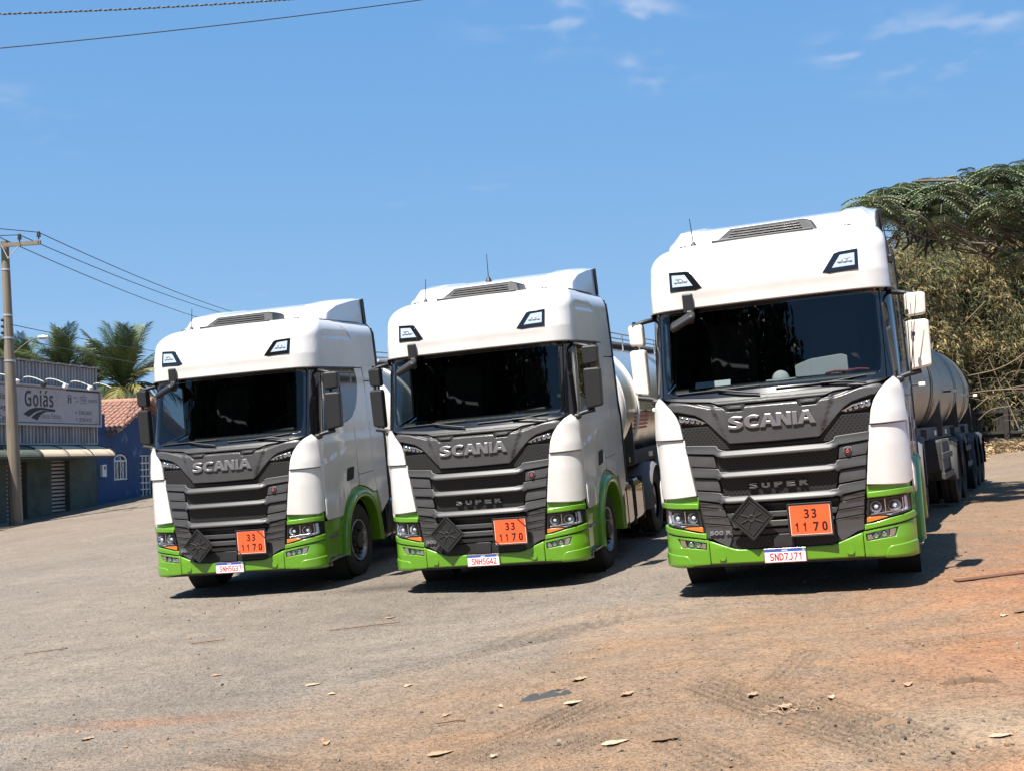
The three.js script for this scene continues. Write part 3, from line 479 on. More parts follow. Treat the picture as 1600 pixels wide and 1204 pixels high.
  add('step', 'step', M.rim, () => [1, -1].map(k => mergeG([box(0.16, 0.022, 0.36, k * 1.2, 0.385, -0.64, 0.006), box(0.1, 0.09, 0.02, k * 1.19, 0.34, -0.45, 0.004), box(0.04, 0.03, 0.3, k * 1.22, 0.67, -0.62, 0.006)])));
  add('wheel_housing', 'whouse', M.dark, () => [1, -1].map(k => mergeG([new THREE.CylinderGeometry(0.64, 0.64, 0.42, 32, 1, true, -Math.PI * 0.62, Math.PI * 1.24).rotateZ(Math.PI / 2).rotateX(Math.PI / 2 * 0).translate(k * 1.0, 0.5, -1.56)])));
  wheel(t, 1.06, 0.5, -1.52, 0.505, 0.3, true); wheel(t, -1.06, 0.5, -1.52, 0.505, 0.3, true);
  for (const z of [-5.05, -6.4]) for (const x of [1.07, 0.73, -0.73, -1.07]) wheel(t, x, 0.5, z, 0.505, 0.28);
  // drive-axle mudguards
  const mg = P('mg', () => { const pr = []; for (let k = 0; k <= 22; k++) { const a = lerp(-0.15, Math.PI + 0.15, k / 22); pr.push([Math.cos(a) * 0.6, Math.sin(a) * 0.6]); } const pos = [], idx = [], xs = [-0.34, -0.33, -0.2, -0.19, -0.18, -0.05, -0.04, -0.03, 0.1, 0.11, 0.12, 0.27, 0.34], hs = [-0.06, 0, 0, -0.012, 0, 0, -0.012, 0, 0, -0.012, 0, 0, -0.06]; pr.forEach(([z, y]) => xs.forEach((x, m) => { const r = 1 + hs[m] / 0.6; pos.push(x, y * r, z * r); })); const m = xs.length; for (let a = 0; a < pr.length - 1; a++) for (let b = 0; b < m - 1; b++) { const q = a * m + b; idx.push(q, q + m, q + 1, q + 1, q + m, q + m + 1); } const g = new THREE.BufferGeometry(); g.setAttribute('position', new THREE.Float32BufferAttribute(pos, 3)); g.setAttribute('uv', new THREE.Float32BufferAttribute(new Float32Array(pos.length / 3 * 2), 2)); g.setIndex(idx); g.computeVertexNormals(); return g; });
  for (const z of [-5.05, -6.4]) for (const x of [0.9, -0.9]) { const g = mesh('mudguard', mg, M.mud, t); g.position.set(x, 0.5, z); }
  add('fuel_tank', 'ftank', M.gloss, () => [1, -1].map(k => mergeG([box(0.6, 0.62, 0.72, k * 0.92, 0.66, -2.86, 0.1), box(0.6, 0.62, 0.78, k * 0.92, 0.66, -3.66, 0.1), box(0.5, 0.5, 1.5, k * 0.88, 0.66, -3.3, 0.05)])));
  add('tank_strap', 'fstrap', M.steelDark, () => [1, -1].map(k => mergeG([-2.75, -3.25, -3.9].map(z => box(0.615, 0.64, 0.05, k * 0.92, 0.66, z, 0.09)))));
  mesh('reflective_sticker', P('rst', () => panel(D([-2.42, 1.40], [-2.42, 1.50], [-2.66, 1.50], [-2.66, 1.40]), { off: 0.007, bev: 0.001, dep: 0.003 })), M.sticker, t);

  // --- roof: deflector, air scoop, aerials
  const sp = grp('roof_deflector', t);
  mesh('deflector_shell', P('defl', () => {
    const pos = [], idx = [], hx = [0, 0.4, 0.74, 0.775, 0.95, 1.0, 1.04, 1.07, 1.085, 1.09, 1.1], xs = [...hx.slice(1).reverse().map(x => -x), ...hx], ns = 26; const inn = [[1.16, 3.60], [1.19, 3.665], [1.24, 3.735], [1.34, 3.80], [1.8, 3.875], [2.6, 3.945]], outT = [[1.0, 3.58], [1.24, 3.61], [1.3, 3.68], [1.67, 3.80], [2.2, 3.89], [2.6, 3.94]]; const hgt = (x, z) => { const w = Math.abs(x); if (w > 1.086) return 3.58; return lerp(lut(inn, -z), lut(outT, -z), sstep(0.93, 1.08, w)) + 0.018 * sstep(0.74, 0.775, w) * (1 - sstep(0.95, 1.05, w)) * sstep(1.0, 1.2, -z) - (w > 1.075 ? 0.012 : 0); };
        for (let a = 0; a <= ns; a++) for (const x of xs) { const u = Math.pow(a / ns, 1.6), z = lerp(-0.99, -2.62, u); pos.push(x * (1.02 - 0.02 * u), hgt(x, z), z); }
    const m = xs.length; for (let a = 0; a < ns; a++) for (let b = 0; b < m - 1; b++) { const q = a * m + b; idx.push(q, q + 1, q + m, q + 1, q + m + 1, q + m); }
    const g = new THREE.BufferGeometry(); g.setAttribute('position', new THREE.Float32BufferAttribute(pos, 3)); g.setAttribute('uv', new THREE.Float32BufferAttribute(new Float32Array(pos.length / 3 * 2), 2)); g.setIndex(idx); g.computeVertexNormals(); return g;
  }), M.white, sp);
  mesh('deflector_edge', P('defe', () => mergeG([box(0.03, 0.36, 0.1, 1.095, 3.76, -2.665, 0.008, 0.12), box(0.03, 0.36, 0.1, -1.095, 3.76, -2.665, 0.008, 0.12), box(2.1, 0.3, 0.03, 0, 3.76, -2.64)])), M.black, sp);
  const sc = grp('roof_scoop', t);
  mesh('scoop_body', P('scoop', () => { const g = extr([[-0.52, -0.02], [-0.45, 0.05], [-0.35, 0.14], [0.41, 0.145], [0.49, 0.115], [0.56, -0.02]], 0.5, 0.012); const p = g.attributes.position; for (let i = 0; i < p.count; i++) if (p.getZ(i) > 0.2) p.setZ(i, p.getZ(i) - Math.max(0, p.getY(i)) * 1.1); g.computeVertexNormals(); return g.translate(0, 3.60, -1.26); }), M.black, sc);
  mesh('scoop_louvre', P('louv', () => mergeG([0.045, 0.075, 0.105].map((y, k) => box(0.76 - k * 0.03, 0.01, 0.03, 0.02, 3.60 + y, -0.748 - y * 1.1, 0.004)))), M.grey, sc);
  mesh('scoop_lip', P('slip', () => box(1.04, 0.03, 0.05, -0.008, 3.605, -0.71, 0.01)), M.bar, sc);
  mesh('roof_marker', P('rmk', () => mergeG([-0.86, 0.84].map(x => new THREE.SphereGeometry(0.04, 12, 6, 0, 6.3, 0, 1.57).scale(1.3, 0.7, 0.8).translate(x, 3.595, -0.86)))), M.grey, t);
  for (const [x, y, z, h, lean] of o.aerials) { const g = grp('aerial', t); mesh('aerial_base', once('aerb', () => new THREE.CylinderGeometry(0.012, 0.045, 0.06, 10)), M.black, g).position.set(x, y + 0.02, z); mesh('aerial_rod', bar([x, y, z], [x + lean, y + h, z - 0.02], 0.007, 0.004, 5), M.black, g); }

  // --- wipers, mirrors
  for (const s of [[-0.95, 2.06, -0.1, 2.075], [0.06, 2.03, 0.92, 2.075]]) { const g = grp('wiper', t); const p = (x, y, d) => [x, y, zAt(x, y) + d]; mesh('wiper_arm', once('wa' + s[0], () => tube([p(s[2], 2.0, 0.03), p(lerp(s[0], s[2], 0.75), 2.035, 0.045), p(lerp(s[0], s[2], 0.5), s[1] + 0.012, 0.035)], 0.011, 10, 6)), M.black, g); mesh('wiper_blade', once('wb' + s[0], () => tube([p(s[0], s[1], 0.016), p((s[0] + s[2]) / 2, s[1] + 0.008, 0.02), p(s[2], s[3], 0.016)], 0.009, 10, 5)), M.black, g); }
  const fm = grp('front_mirror', t), fz = zAt(-0.77, 2.95);
  mesh('mirror_arm', P('fma', () => mergeG([box(0.11, 0.2, 0.05, -0.755, 2.97, fz + 0.05, 0.02), box(0.07, 0.14, 0.05, -0.745, 2.83, fz + 0.06, 0.02, 0.2), bar([-0.75, 2.8, fz + 0.06], [-0.79, 2.79, fz + 0.16], 0.025)])), M.black, fm);
  mesh('mirror_housing', P('fmh', () => new RoundedBoxGeometry(0.28, 0.075, 0.19, 4, 0.037).rotateX(0.35).rotateZ(0.44).translate(-0.805, 2.785, fz + 0.17)), M.black, fm);
  for (const k of [1, -1]) {
    const g = grp('mirror', t), mm = o.mirrorMat;
    mesh('mirror_arm', P('ma' + k, () => mergeG([tube([[k * 1.17, 2.87, -0.62], [k * 1.3, 2.845, -0.52], [k * 1.42, 2.81, -0.5]], 0.024, 8), tube([[k * 1.17, 1.99, -0.42], [k * 1.26, 2.03, -0.46], [k * 1.42, 2.06, -0.5]], 0.028, 8), bar([k * 1.4, 2.04, -0.5], [k * 1.4, 2.86, -0.52], 0.02), box(0.14, 0.07, 0.12, k * 1.19, 2.0, -0.42, 0.03)])), M.black, g);
    const body = (y, h, w, d, tp) => { const e = extr(roundPoly([[-w / 2, -h / 2], [w / 2 - 0.012, -h / 2 + tp], [w / 2, h / 2 - 0.02], [w / 2 - 0.03, h / 2], [-w / 2, h / 2]], 0.035), d, 0.022); if (k < 0) { e.scale(-1, 1, 1); const ix = e.index; const p = e.attributes.position; for (let q = 0; q < p.count; q += 3) for (const n of ['position', 'normal', 'uv']) { const at = e.attributes[n], sz2 = at.itemSize; for (let c = 0; c < sz2; c++) { const a = at.array[(q + 1) * sz2 + c]; at.array[(q + 1) * sz2 + c] = at.array[(q + 2) * sz2 + c]; at.array[(q + 2) * sz2 + c] = a; } } } if (k < 0) e.scale(0.8, 1, 1); e.rotateY(k * 0.12); return e.translate(k < 0 ? -1.38 : 1.42, y, -0.56); };
    mesh('mirror_housing', P('mh1' + k, () => body(2.315, 0.49, 0.215, k < 0 ? 0.06 : 0.09, 0.03)), mm, g); mesh('mirror_housing', P('mh2' + k, () => body(2.71, 0.235, 0.20, k < 0 ? 0.06 : 0.09, 0.015)), mm, g);
    mesh('mirror_glass', P('mg1' + k, () => mergeG([box(0.15, 0.42, 0.008, k * (k < 0 ? 1.38 : 1.43), 2.315, -0.595, 0.003, 0, k * 0.12), box(0.13, 0.17, 0.008, k * (k < 0 ? 1.38 : 1.42), 2.71, -0.595, 0.003, 0, k * 0.12)])), M.chrome, g);
  }
  // --- badges, lettering, plates
  mesh('maker_lettering', P('scania', () => { return conform(maker(-0.428, 1.668, 1.797, 0.022), 0.03); }), M.letter, t);
  mesh('power_lettering', P('500', () => conform(letters('500 R', bold, -0.728, -0.507, 0.63, 0.671, 0.012), 0.012)), M.letter, t);
  if (o.super) mesh('grille_lettering', P('super', () => { const g = []; 'SUPER'.split('').forEach((c, n) => g.push(letters(c, bold, -0.285 + n * 0.122, -0.285 + n * 0.122 + 0.085, 1.071, 1.131, 0.015))); return conform(mergeG(g), 0.0); }), M.grey, t);
  const bd = grp('shield_badge', t), sh = [[0, -0.046], [0.026, -0.03], [0.04, -0.002], [0.038, 0.03], [0.02, 0.036], [0, 0.042], [-0.02, 0.036], [-0.038, 0.03], [-0.04, -0.002], [-0.026, -0.03]];
  mesh('badge_rim', P('bdr', () => conform(extr(sh, 0.014, 0.004).translate(0.685, 1.372, 0), 0.005)), M.letter, bd);
  mesh('badge_field', P('bdf', () => conform(extr(sh.map(p => [p[0] * 0.78, p[1] * 0.78]), 0.004, 0.001).translate(0.685, 1.372, 0), 0.023)), M.badge, bd);
  mesh('badge_emblem', P('bde', () => conform(mergeG([new THREE.TorusGeometry(0.012, 0.005, 6, 16).translate(0.685, 1.366, 0), box(0.008, 0.02, 0.006, 0.685, 1.384, 0, 0.002), box(0.02, 0.007, 0.006, 0.688, 1.39, 0, 0.002)]), 0.028)), M.badgeRed, bd);
  const np = grp('number_plate', t);
  mesh('plate_back', P('npb', () => box(0.412, 0.142, 0.008, 0, 0.406, 0.012, 0.004)), M.rim, np);
  const pf = mesh('plate_face', P('npf', () => new THREE.PlaneGeometry(0.4, 0.13).translate(0, 0.406, 0.018)), new THREE.MeshStandardMaterial({ map: plateTex(o.plate), roughness: 0.35 }), np);
  const op = grp('risk_panel', t), [ox, oy, oa] = o.risk;
  const on = (g, x, y, a, d) => { g.position.set(x, y, zAt(x, y) + d); g.rotation.z = a; };
  on(op, ox, oy, oa, 0.075);
  mesh('panel_frame', P('opf', () => mergeG([box(0.414, 0.314, 0.008, 0, 0, 0, 0.003), box(0.42, 0.012, 0.02, 0, 0.156, 0.004, 0.003), box(0.42, 0.012, 0.02, 0, -0.156, 0.004, 0.003), box(0.012, 0.3, 0.02, 0.208, 0, 0.004, 0.003), box(0.012, 0.3, 0.02, -0.208, 0, 0.004, 0.003), box(0.05, 0.03, 0.06, 0.12, 0.1, -0.03), box(0.05, 0.03, 0.06, -0.12, 0.1, -0.03)])), M.black, op);
  mesh('panel_face', P('opg', () => new THREE.PlaneGeometry(0.4, 0.3).translate(0, 0, 0.0075)), o.riskWide ? M.riskWide : M.riskNarrow, op);
  if (!o.riskWide) mesh('corner_strap', P('ops', () => mergeG([bar([0.1, 0.15, 0.014], [0.2, 0.05, 0.014], 0.004), bar([-0.2, -0.09, 0.014], [-0.15, -0.15, 0.014], 0.004)])), M.black, op);
  const hd = grp('hazard_placard', t), [hx, hy, ha] = o.haz; on(hd, hx, hy, ha + Math.PI / 4, 0.08);
  mesh('placard_board', P('hdb', () => mergeG([box(0.31, 0.31, 0.012, 0, 0, 0, 0.004), box(0.05, 0.05, 0.06, 0.05, 0.05, -0.03)])), M.black, hd);
  mesh('placard_frame', P('hdf', () => mergeG([box(0.315, 0.02, 0.022, 0, 0.148, 0.006, 0.004), box(0.315, 0.02, 0.022, 0, -0.148, 0.006, 0.004), box(0.02, 0.315, 0.022, 0.148, 0, 0.006, 0.004), box(0.02, 0.315, 0.022, -0.148, 0, 0.006, 0.004)])), M.black, hd);
  mesh('placard_relief', P('hdr', () => mergeG([box(0.255, 0.006, 0.012, 0, 0.118, 0.008, 0.002), box(0.255, 0.006, 0.012, 0, -0.118, 0.008, 0.002), box(0.006, 0.255, 0.012, 0.118, 0, 0.008, 0.002), box(0.006, 0.255, 0.012, -0.118, 0, 0.008, 0.002), ...[0, 1, 2, 3].flatMap(q => { const a = q * Math.PI / 2; return [box(0.1, 0.007, 0.012, 0.065 * Math.cos(a + 0.4), 0.065 * Math.sin(a + 0.4), 0.008, 0.002, 0, 0, a + 0.4), box(0.1, 0.007, 0.012, 0.065 * Math.cos(a - 0.4), 0.065 * Math.sin(a - 0.4), 0.008, 0.002, 0, 0, a - 0.4)]; }), new THREE.TorusGeometry(0.03, 0.005, 6, 20).translate(0, 0, 0.01)])), M.relief, hd);
  return t;
}
M.ledBlue = phy(C(0.34, 0.40, 0.52), { roughness: 0.25, clearcoat: 1 });
M.sticker = std(C(0.5, 0.5, 0.48), { roughness: 0.35 });
M.badge = std(C(0.02, 0.02, 0.03), { roughness: 0.3 });
M.badgeRed = std(C(0.4, 0.08, 0.07), { roughness: 0.35 });
M.relief = std(C(0.035, 0.034, 0.033), { roughness: 0.45 });
M.riskWide = std(C(1, 1, 1), { roughness: 0.55, map: riskWide });
M.riskNarrow = std(C(1, 1, 1), { roughness: 0.55, map: riskNarrow });
M.mirWhite = phy(C(0.74, 0.72, 0.67), { roughness: 0.45, map: dustTex, clearcoat: 0.5 });

const truck1 = makeTruck(0, { label: 'white and green lorry with no lettering on its lower grille, nearest the blue house', plate: 'SNH5G37', risk: [0.356, 0.723, 0.0], haz: [-0.405, 0.713, 0.0], riskWide: false, super: false, mirrorMat: M.black, aerials: [[-0.72, 3.6, -0.82, 0.3, 0.02]] });
const truck2 = makeTruck(1, { label: 'white and green lorry with black mirrors and lettered lower grille, parked between two others', plate: 'SNH5G42', risk: [0.381, 0.733, 0.0], haz: [-0.413, 0.742, -0.03], riskWide: false, super: true, mirrorMat: M.black, aerials: [[-0.72, 3.6, -0.82, 0.3, 0.02], [-0.1, 3.86, -1.6, 0.35, 0]] });
const truck3 = makeTruck(2, { label: 'white and green lorry with white mirrors, largest in the row, beside the dry thicket', plate: 'SND7J71', risk: [0.28, 0.744, 0.0], haz: [-0.282, 0.792, 0.02], riskWide: true, super: true, mirrorMat: M.mirWhite, aerials: [[-0.74, 3.6, -0.82, 0.3, -0.02], [0.42, 3.6, -0.85, 0.09, 0]] });
{ // whip aerials on the cab side of the largest lorry
  const g = grp('whip_aerial', truck3); mesh('aerial_base', box(0.05, 0.09, 0.06, 1.235, 3.2, -0.72, 0.02), M.black, g); mesh('aerial_rod', mergeG([bar([1.235, 3.2, -0.72], [1.17, 3.75, -0.72], 0.008, 0.005, 6), bar([1.235, 3.18, -0.72], [1.255, 2.95, -0.66], 0.006, 0.006, 6)]), M.black, g);
  for (const [a, b, m] of [[[1.33, 2.05, -0.35], [1.36, 2.98, -0.33], 0.66], [[1.33, 2.05, -0.35], [1.45, 2.8, -0.3], 0.52]]) { const q = grp('whip_aerial', truck3); const A = V(...a), B = V(...b), mid = A.clone().lerp(B, m); mesh('aerial_rod', bar(a, b, 0.007, 0.003, 6), M.black, q); mesh('aerial_coil', bar(A.clone().lerp(B, m - 0.05).toArray(), mid.toArray(), 0.016, 0.014, 8), M.black, q); }
}
{ // things lying on the dashboard of the largest lorry
  const put = (o, x, y, z, ry = 0) => { const m = truckM[2].clone().multiply(new THREE.Matrix4().makeTranslation(x, y, z)).multiply(new THREE.Matrix4().makeRotationY(ry)); place(o, m); };
  const paper = std(C(0.75, 0.77, 0.76), { roughness: 0.9 });
  const hat = thing('hat', 'pale round hat lying on the dashboard behind the windscreen', 'hat'); put(hat, 0.06, 2.11, -0.56);
  mesh('crown', new THREE.SphereGeometry(0.085, 20, 10, 0, 6.3, 0, 1.57).scale(1, 0.95, 1).translate(0, 0.01, 0), paper, hat); mesh('brim', new THREE.CylinderGeometry(0.15, 0.155, 0.014, 28), paper, hat);
  const fold = tag(mesh('paper_folder', extr(roundPoly([[-0.26, 0], [0.26, 0], [0.26, 0.17], [0.2, 0.19], [-0.1, 0.17], [-0.26, 0.12]], 0.02), 0.02, 0.004), paper), 'pale paper folder propped upright beside the hat on the dashboard', 'folder'); put(fold, 0.48, 2.115, -0.5, -0.05);
  const sheet = tag(mesh('paper_sheet', box(0.36, 0.02, 0.12, 0, 0, 0, 0.004, 0.5), paper), 'pale paper sheet on the dashboard under the small front mirror', 'paper'); put(sheet, -0.62, 2.125, -0.46, 0.1);
  const rag = tag(mesh('red_cloth_strip', tube([[-0.2, 0, 0], [-0.1, 0.012, 0.02], [0, 0.004, 0], [0.12, 0.014, 0.01], [0.22, 0, 0]], 0.012, 16, 6), std(C(0.35, 0.06, 0.05), { roughness: 0.9 })), 'thin red cloth strip lying along the dashboard', 'cloth strip'); put(rag, 0.72, 2.125, -0.4, 0);
}

// ---------- tank trailers ----------
const brush = dataTex(512, (u, v) => { const q = 0.30 + 0.5 * tn[5](0.5, v) * 0.6 + 0.25 * tn[6](u * 0.05, v) + 0.2 * (tfbm(u, v, 0, 4) - 0.5); return [q, q, q]; }, false, [2, 2]);
M.tank = std(C(0.36, 0.32, 0.27), { roughness: 0.72, metalness: 1, roughnessMap: brush, bumpMap: brush, bumpScale: 0.0012 });
M.tankWhite = phy(C(0.74, 0.73, 0.70), { roughness: 0.4, clearcoat: 0.7, clearcoatRoughness: 0.15, map: dustTex });
M.rail = std(C(0.5, 0.5, 0.5), { roughness: 0.45, metalness: 0.6 });
M.marker = phy(C(0.7, 0.66, 0.55), { roughness: 0.3 });
M.tankShiny = std(C(0.78, 0.75, 0.70), { roughness: 0.26, metalness: 0.9, roughnessMap: dustTex });
M.beam = std(C(0.055, 0.052, 0.048), { roughness: 0.7 });
M.red = std(C(0.5, 0.12, 0.12), { roughness: 0.5 });
const TY = 1.99, TRAD = 1.06, TZ0 = 0.55, TZ1 = -12.9;       // trailer coordinates: coupling at z = 0
function makeTrailer(label, matrix, shell = M.tank) {
  const t = thing('tank_trailer', label, 'tank trailer', 'tank trailers coupled behind the lorries'); place(t, matrix);
  mesh('tank_shell', P('tsh', () => { const pts = []; const L = TZ0 - TZ1; for (let k = 0; k <= 220; k++) { const z = k / 220 * L, m = (z % 0.62) / 0.62; pts.push(new THREE.Vector2(TRAD - 0.006 * (m < 0.05 ? 0 : 1), z)); } return new THREE.LatheGeometry(pts, 72).rotateX(Math.PI / 2).translate(0, TY, TZ1); }), shell, t);
  const dome = P('dome', () => { const pts = []; for (let k = 0; k <= 14; k++) { const a = k / 14 * Math.PI / 2; pts.push(new THREE.Vector2((TRAD + 0.02) * Math.sin(a), 0.28 * Math.cos(a))); } return new THREE.LatheGeometry(pts, 64).rotateX(Math.PI / 2); });
  mesh('tank_head', dome, M.tankWhite, t).position.set(0, TY, TZ0);
  const back = mesh('tank_head', dome, M.tank, t); back.position.set(0, TY, TZ1); back.rotation.y = Math.PI;
  mesh('tank_band', P('tband', () => mergeG([0.5, -0.55].map(z => new THREE.TorusGeometry(TRAD + 0.005, 0.03, 8, 72).translate(0, TY, z)))), M.tankWhite, t);
  mesh('tank_belt', P('tbelt', () => mergeG([-4.2, -8.9, -11.4].map(z => new THREE.CylinderGeometry(TRAD + 0.018, TRAD + 0.018, 0.16, 64, 1, true).rotateX(Math.PI / 2).translate(0, TY, z)))), M.steelDark, t);
  mesh('red_marking', P('redm', () => mergeG([0, 1, 2, 3, 4].map(k => { const a = 0.35 - k * 0.055, g = new THREE.CylinderGeometry(TRAD + 0.004, TRAD + 0.004, 1.1, 4, 1, true, Math.PI / 2 - a, 0.03).rotateX(Math.PI / 2); return g.rotateZ(Math.PI / 2).rotateZ(-Math.PI / 2 + 0.0).translate(0, TY, -0.9); }))), M.red, t);
  mesh('walkway', P('twalk', () => mergeG([box(0.7, 0.04, 11, 0, TY + TRAD + 0.06, -6.2), ...[-0.42, 0.42].flatMap(x => [bar([x, TY + TRAD + 0.2, 0.1], [x, TY + TRAD + 0.2, -12.2], 0.016), bar([x, TY + TRAD + 0.11, 0.1], [x, TY + TRAD + 0.11, -12.2], 0.012), ...[...Array(9)].map((_, k) => bar([x, TY + TRAD - 0.08, 0.1 - k * 1.53], [x, TY + TRAD + 0.2, 0.1 - k * 1.53], 0.013))])])), M.rail, t);
  mesh('frame_beam', P('tbeam', () => mergeG([box(0.14, 0.2, 12.6, 0.95, 1.2, -6.0), box(0.14, 0.2, 12.6, -0.95, 1.2, -6.0), ...[0.2, -2.4, -5, -7.5, -10, -12.2].map(z => box(2.2, 0.14, 0.12, 0, 1.2, z)), ...[0.2, -5, -8.4, -12.2].flatMap(z => [-1, 1].map(k => extr([[0.7, 1.25], [1.1, 1.25], [1.1, 1.75], [1.0, 1.55], [0.85, 1.35]].map(([x, y]) => [k * x, y]), 0.05, 0).translate(0, 0, z)))])), M.beam, t);
  mesh('landing_leg', P('tleg', () => mergeG([0.85, -0.85].map(x => box(0.14, 0.8, 0.14, x, 0.85, -2.3)))), M.steelDark, t);
  mesh('hose_box', P('those', () => mergeG([box(0.5, 0.5, 1.5, 0.95, 0.85, -4.0, 0.05), box(0.34, 0.34, 2.2, 1.02, 0.98, -8.7, 0.16)])), M.steelDark, t);
  for (const z of [-5.6, -6.95, -9.9, -11.2, -12.5]) {
    mesh('axle', once('axle', () => bar([-0.9, 0.5, 0], [0.9, 0.5, 0], 0.07)), M.steelDark, t).position.z = z;
    for (const x of [1.09, 0.76, -0.76, -1.09]) wheel(t, x, 0.5, z, 0.505, 0.28);
    for (const x of [0.93, -0.93]) mesh('mudguard', cache.get('p_mg'), M.steelDark, t).position.set(x, 0.5, z);
  }
  for (const z of [-8.4, -3.9]) mesh('side_guard', once('sg' + z, () => mergeG([box(0.03, 0.1, 1.7, 1.22, 0.55, z), box(0.03, 0.1, 1.7, 1.22, 0.85, z), box(0.05, 0.6, 0.06, 1.19, 0.8, z - 0.6), box(0.05, 0.6, 0.06, 1.19, 0.8, z + 0.6)])), M.beam, t);
  for (const z of [-1.2, -6.5, -12.4]) { const g = grp('side_lamp', t); mesh('lamp_bracket', once('lb' + z, () => box(0.16, 0.03, 0.03, TRAD + 0.06, TY - 0.1, z)), M.steelDark, g); mesh('lamp_body', once('lbb' + z, () => box(0.09, 0.06, 0.05, TRAD + 0.15, TY - 0.1, z, 0.015)), M.marker, g); }
  mesh('reflective_sticker', P('trs', () => mergeG([box(0.012, 0.08, 0.2, 1.03, 1.2, 0.2, 0.003), box(0.012, 0.08, 0.3, 1.03, 1.2, -1.4, 0.003), box(0.012, 0.08, 0.3, 1.03, 1.2, -4.4, 0.003), box(0.012, 0.08, 0.3, 1.03, 1.2, -6.3, 0.003)])), M.marker, t);
  return t;
}
const hitch = (i, yaw, pitch) => truckM[i].clone().multiply(new THREE.Matrix4().makeTranslation(0, 0, -4.35)).multiply(new THREE.Matrix4().makeRotationFromEuler(new THREE.Euler(pitch, yaw, 0, 'YXZ')));
makeTrailer('steel tank trailer coupled behind the lorry nearest the blue house', hitch(0, 0, -0.008));
makeTrailer('shiny steel tank trailer with white rounded head behind the middle lorry', hitch(1, 0, -0.02), M.tankShiny);
makeTrailer('steel tank trailer angled out behind the largest lorry, its wheels beside the thicket', hitch(2, -0.074, -0.052));

// ---------- ground ----------
const gravelA = new Float32Array(1024 * 1024), GN = 1024;
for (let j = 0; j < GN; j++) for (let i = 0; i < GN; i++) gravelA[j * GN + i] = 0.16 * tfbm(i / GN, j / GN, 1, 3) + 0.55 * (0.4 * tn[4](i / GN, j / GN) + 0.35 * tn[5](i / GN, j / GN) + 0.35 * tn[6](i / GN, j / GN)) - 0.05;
{ // little stones pressed into the surface
  const sv = seed; seed = 4242;
  for (let k = 0; k < 26000; k++) {
    const cx = rnd() * GN, cy = rnd() * GN, r = 0.9 + 2.4 * Math.pow(rnd(), 2.2), a = rr(0.10, 0.34), sg = rnd() < 0.42 ? -1 : 1, el = rr(0.6, 1.5);
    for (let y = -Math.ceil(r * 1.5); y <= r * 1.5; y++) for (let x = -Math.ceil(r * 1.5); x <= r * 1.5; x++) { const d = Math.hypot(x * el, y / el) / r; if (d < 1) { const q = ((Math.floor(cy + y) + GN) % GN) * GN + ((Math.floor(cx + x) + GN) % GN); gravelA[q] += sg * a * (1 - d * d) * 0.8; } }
  } seed = sv;
}
const gAt = (u, v) => gravelA[(Math.floor(v * GN) % GN) * GN + (Math.floor(u * GN) % GN)];
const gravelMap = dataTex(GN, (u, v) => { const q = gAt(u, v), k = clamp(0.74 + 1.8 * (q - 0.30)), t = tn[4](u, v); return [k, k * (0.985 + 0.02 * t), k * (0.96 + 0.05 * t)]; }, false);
const gravelBump = dataTex(GN, (u, v) => { const q = clamp(gAt(u, v) * 1.1); return [q, q, q]; }, false);
for (const t of [gravelMap, gravelBump]) { t.repeat.set(1, 1); t.anisotropy = 16; }
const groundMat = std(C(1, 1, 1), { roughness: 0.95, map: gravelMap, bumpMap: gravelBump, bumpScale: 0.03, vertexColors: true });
function axisLines(a, b, fine, coarse, lo, hi) { const o = []; let x = a; while (x < b) { o.push(x); x += fine; } o.push(b); const up = [], dn = []; let s = fine, p = b; while (p < hi) { s = Math.min(s * 1.09, p < 60 && p > -60 ? coarse : 1e9); p += s; up.push(p); } s = fine; p = a; while (p > lo) { s = Math.min(s * 1.09, p < 60 && p > -60 ? coarse : 1e9); p -= s; dn.push(p); } return [...dn.reverse(), ...o, ...up]; }
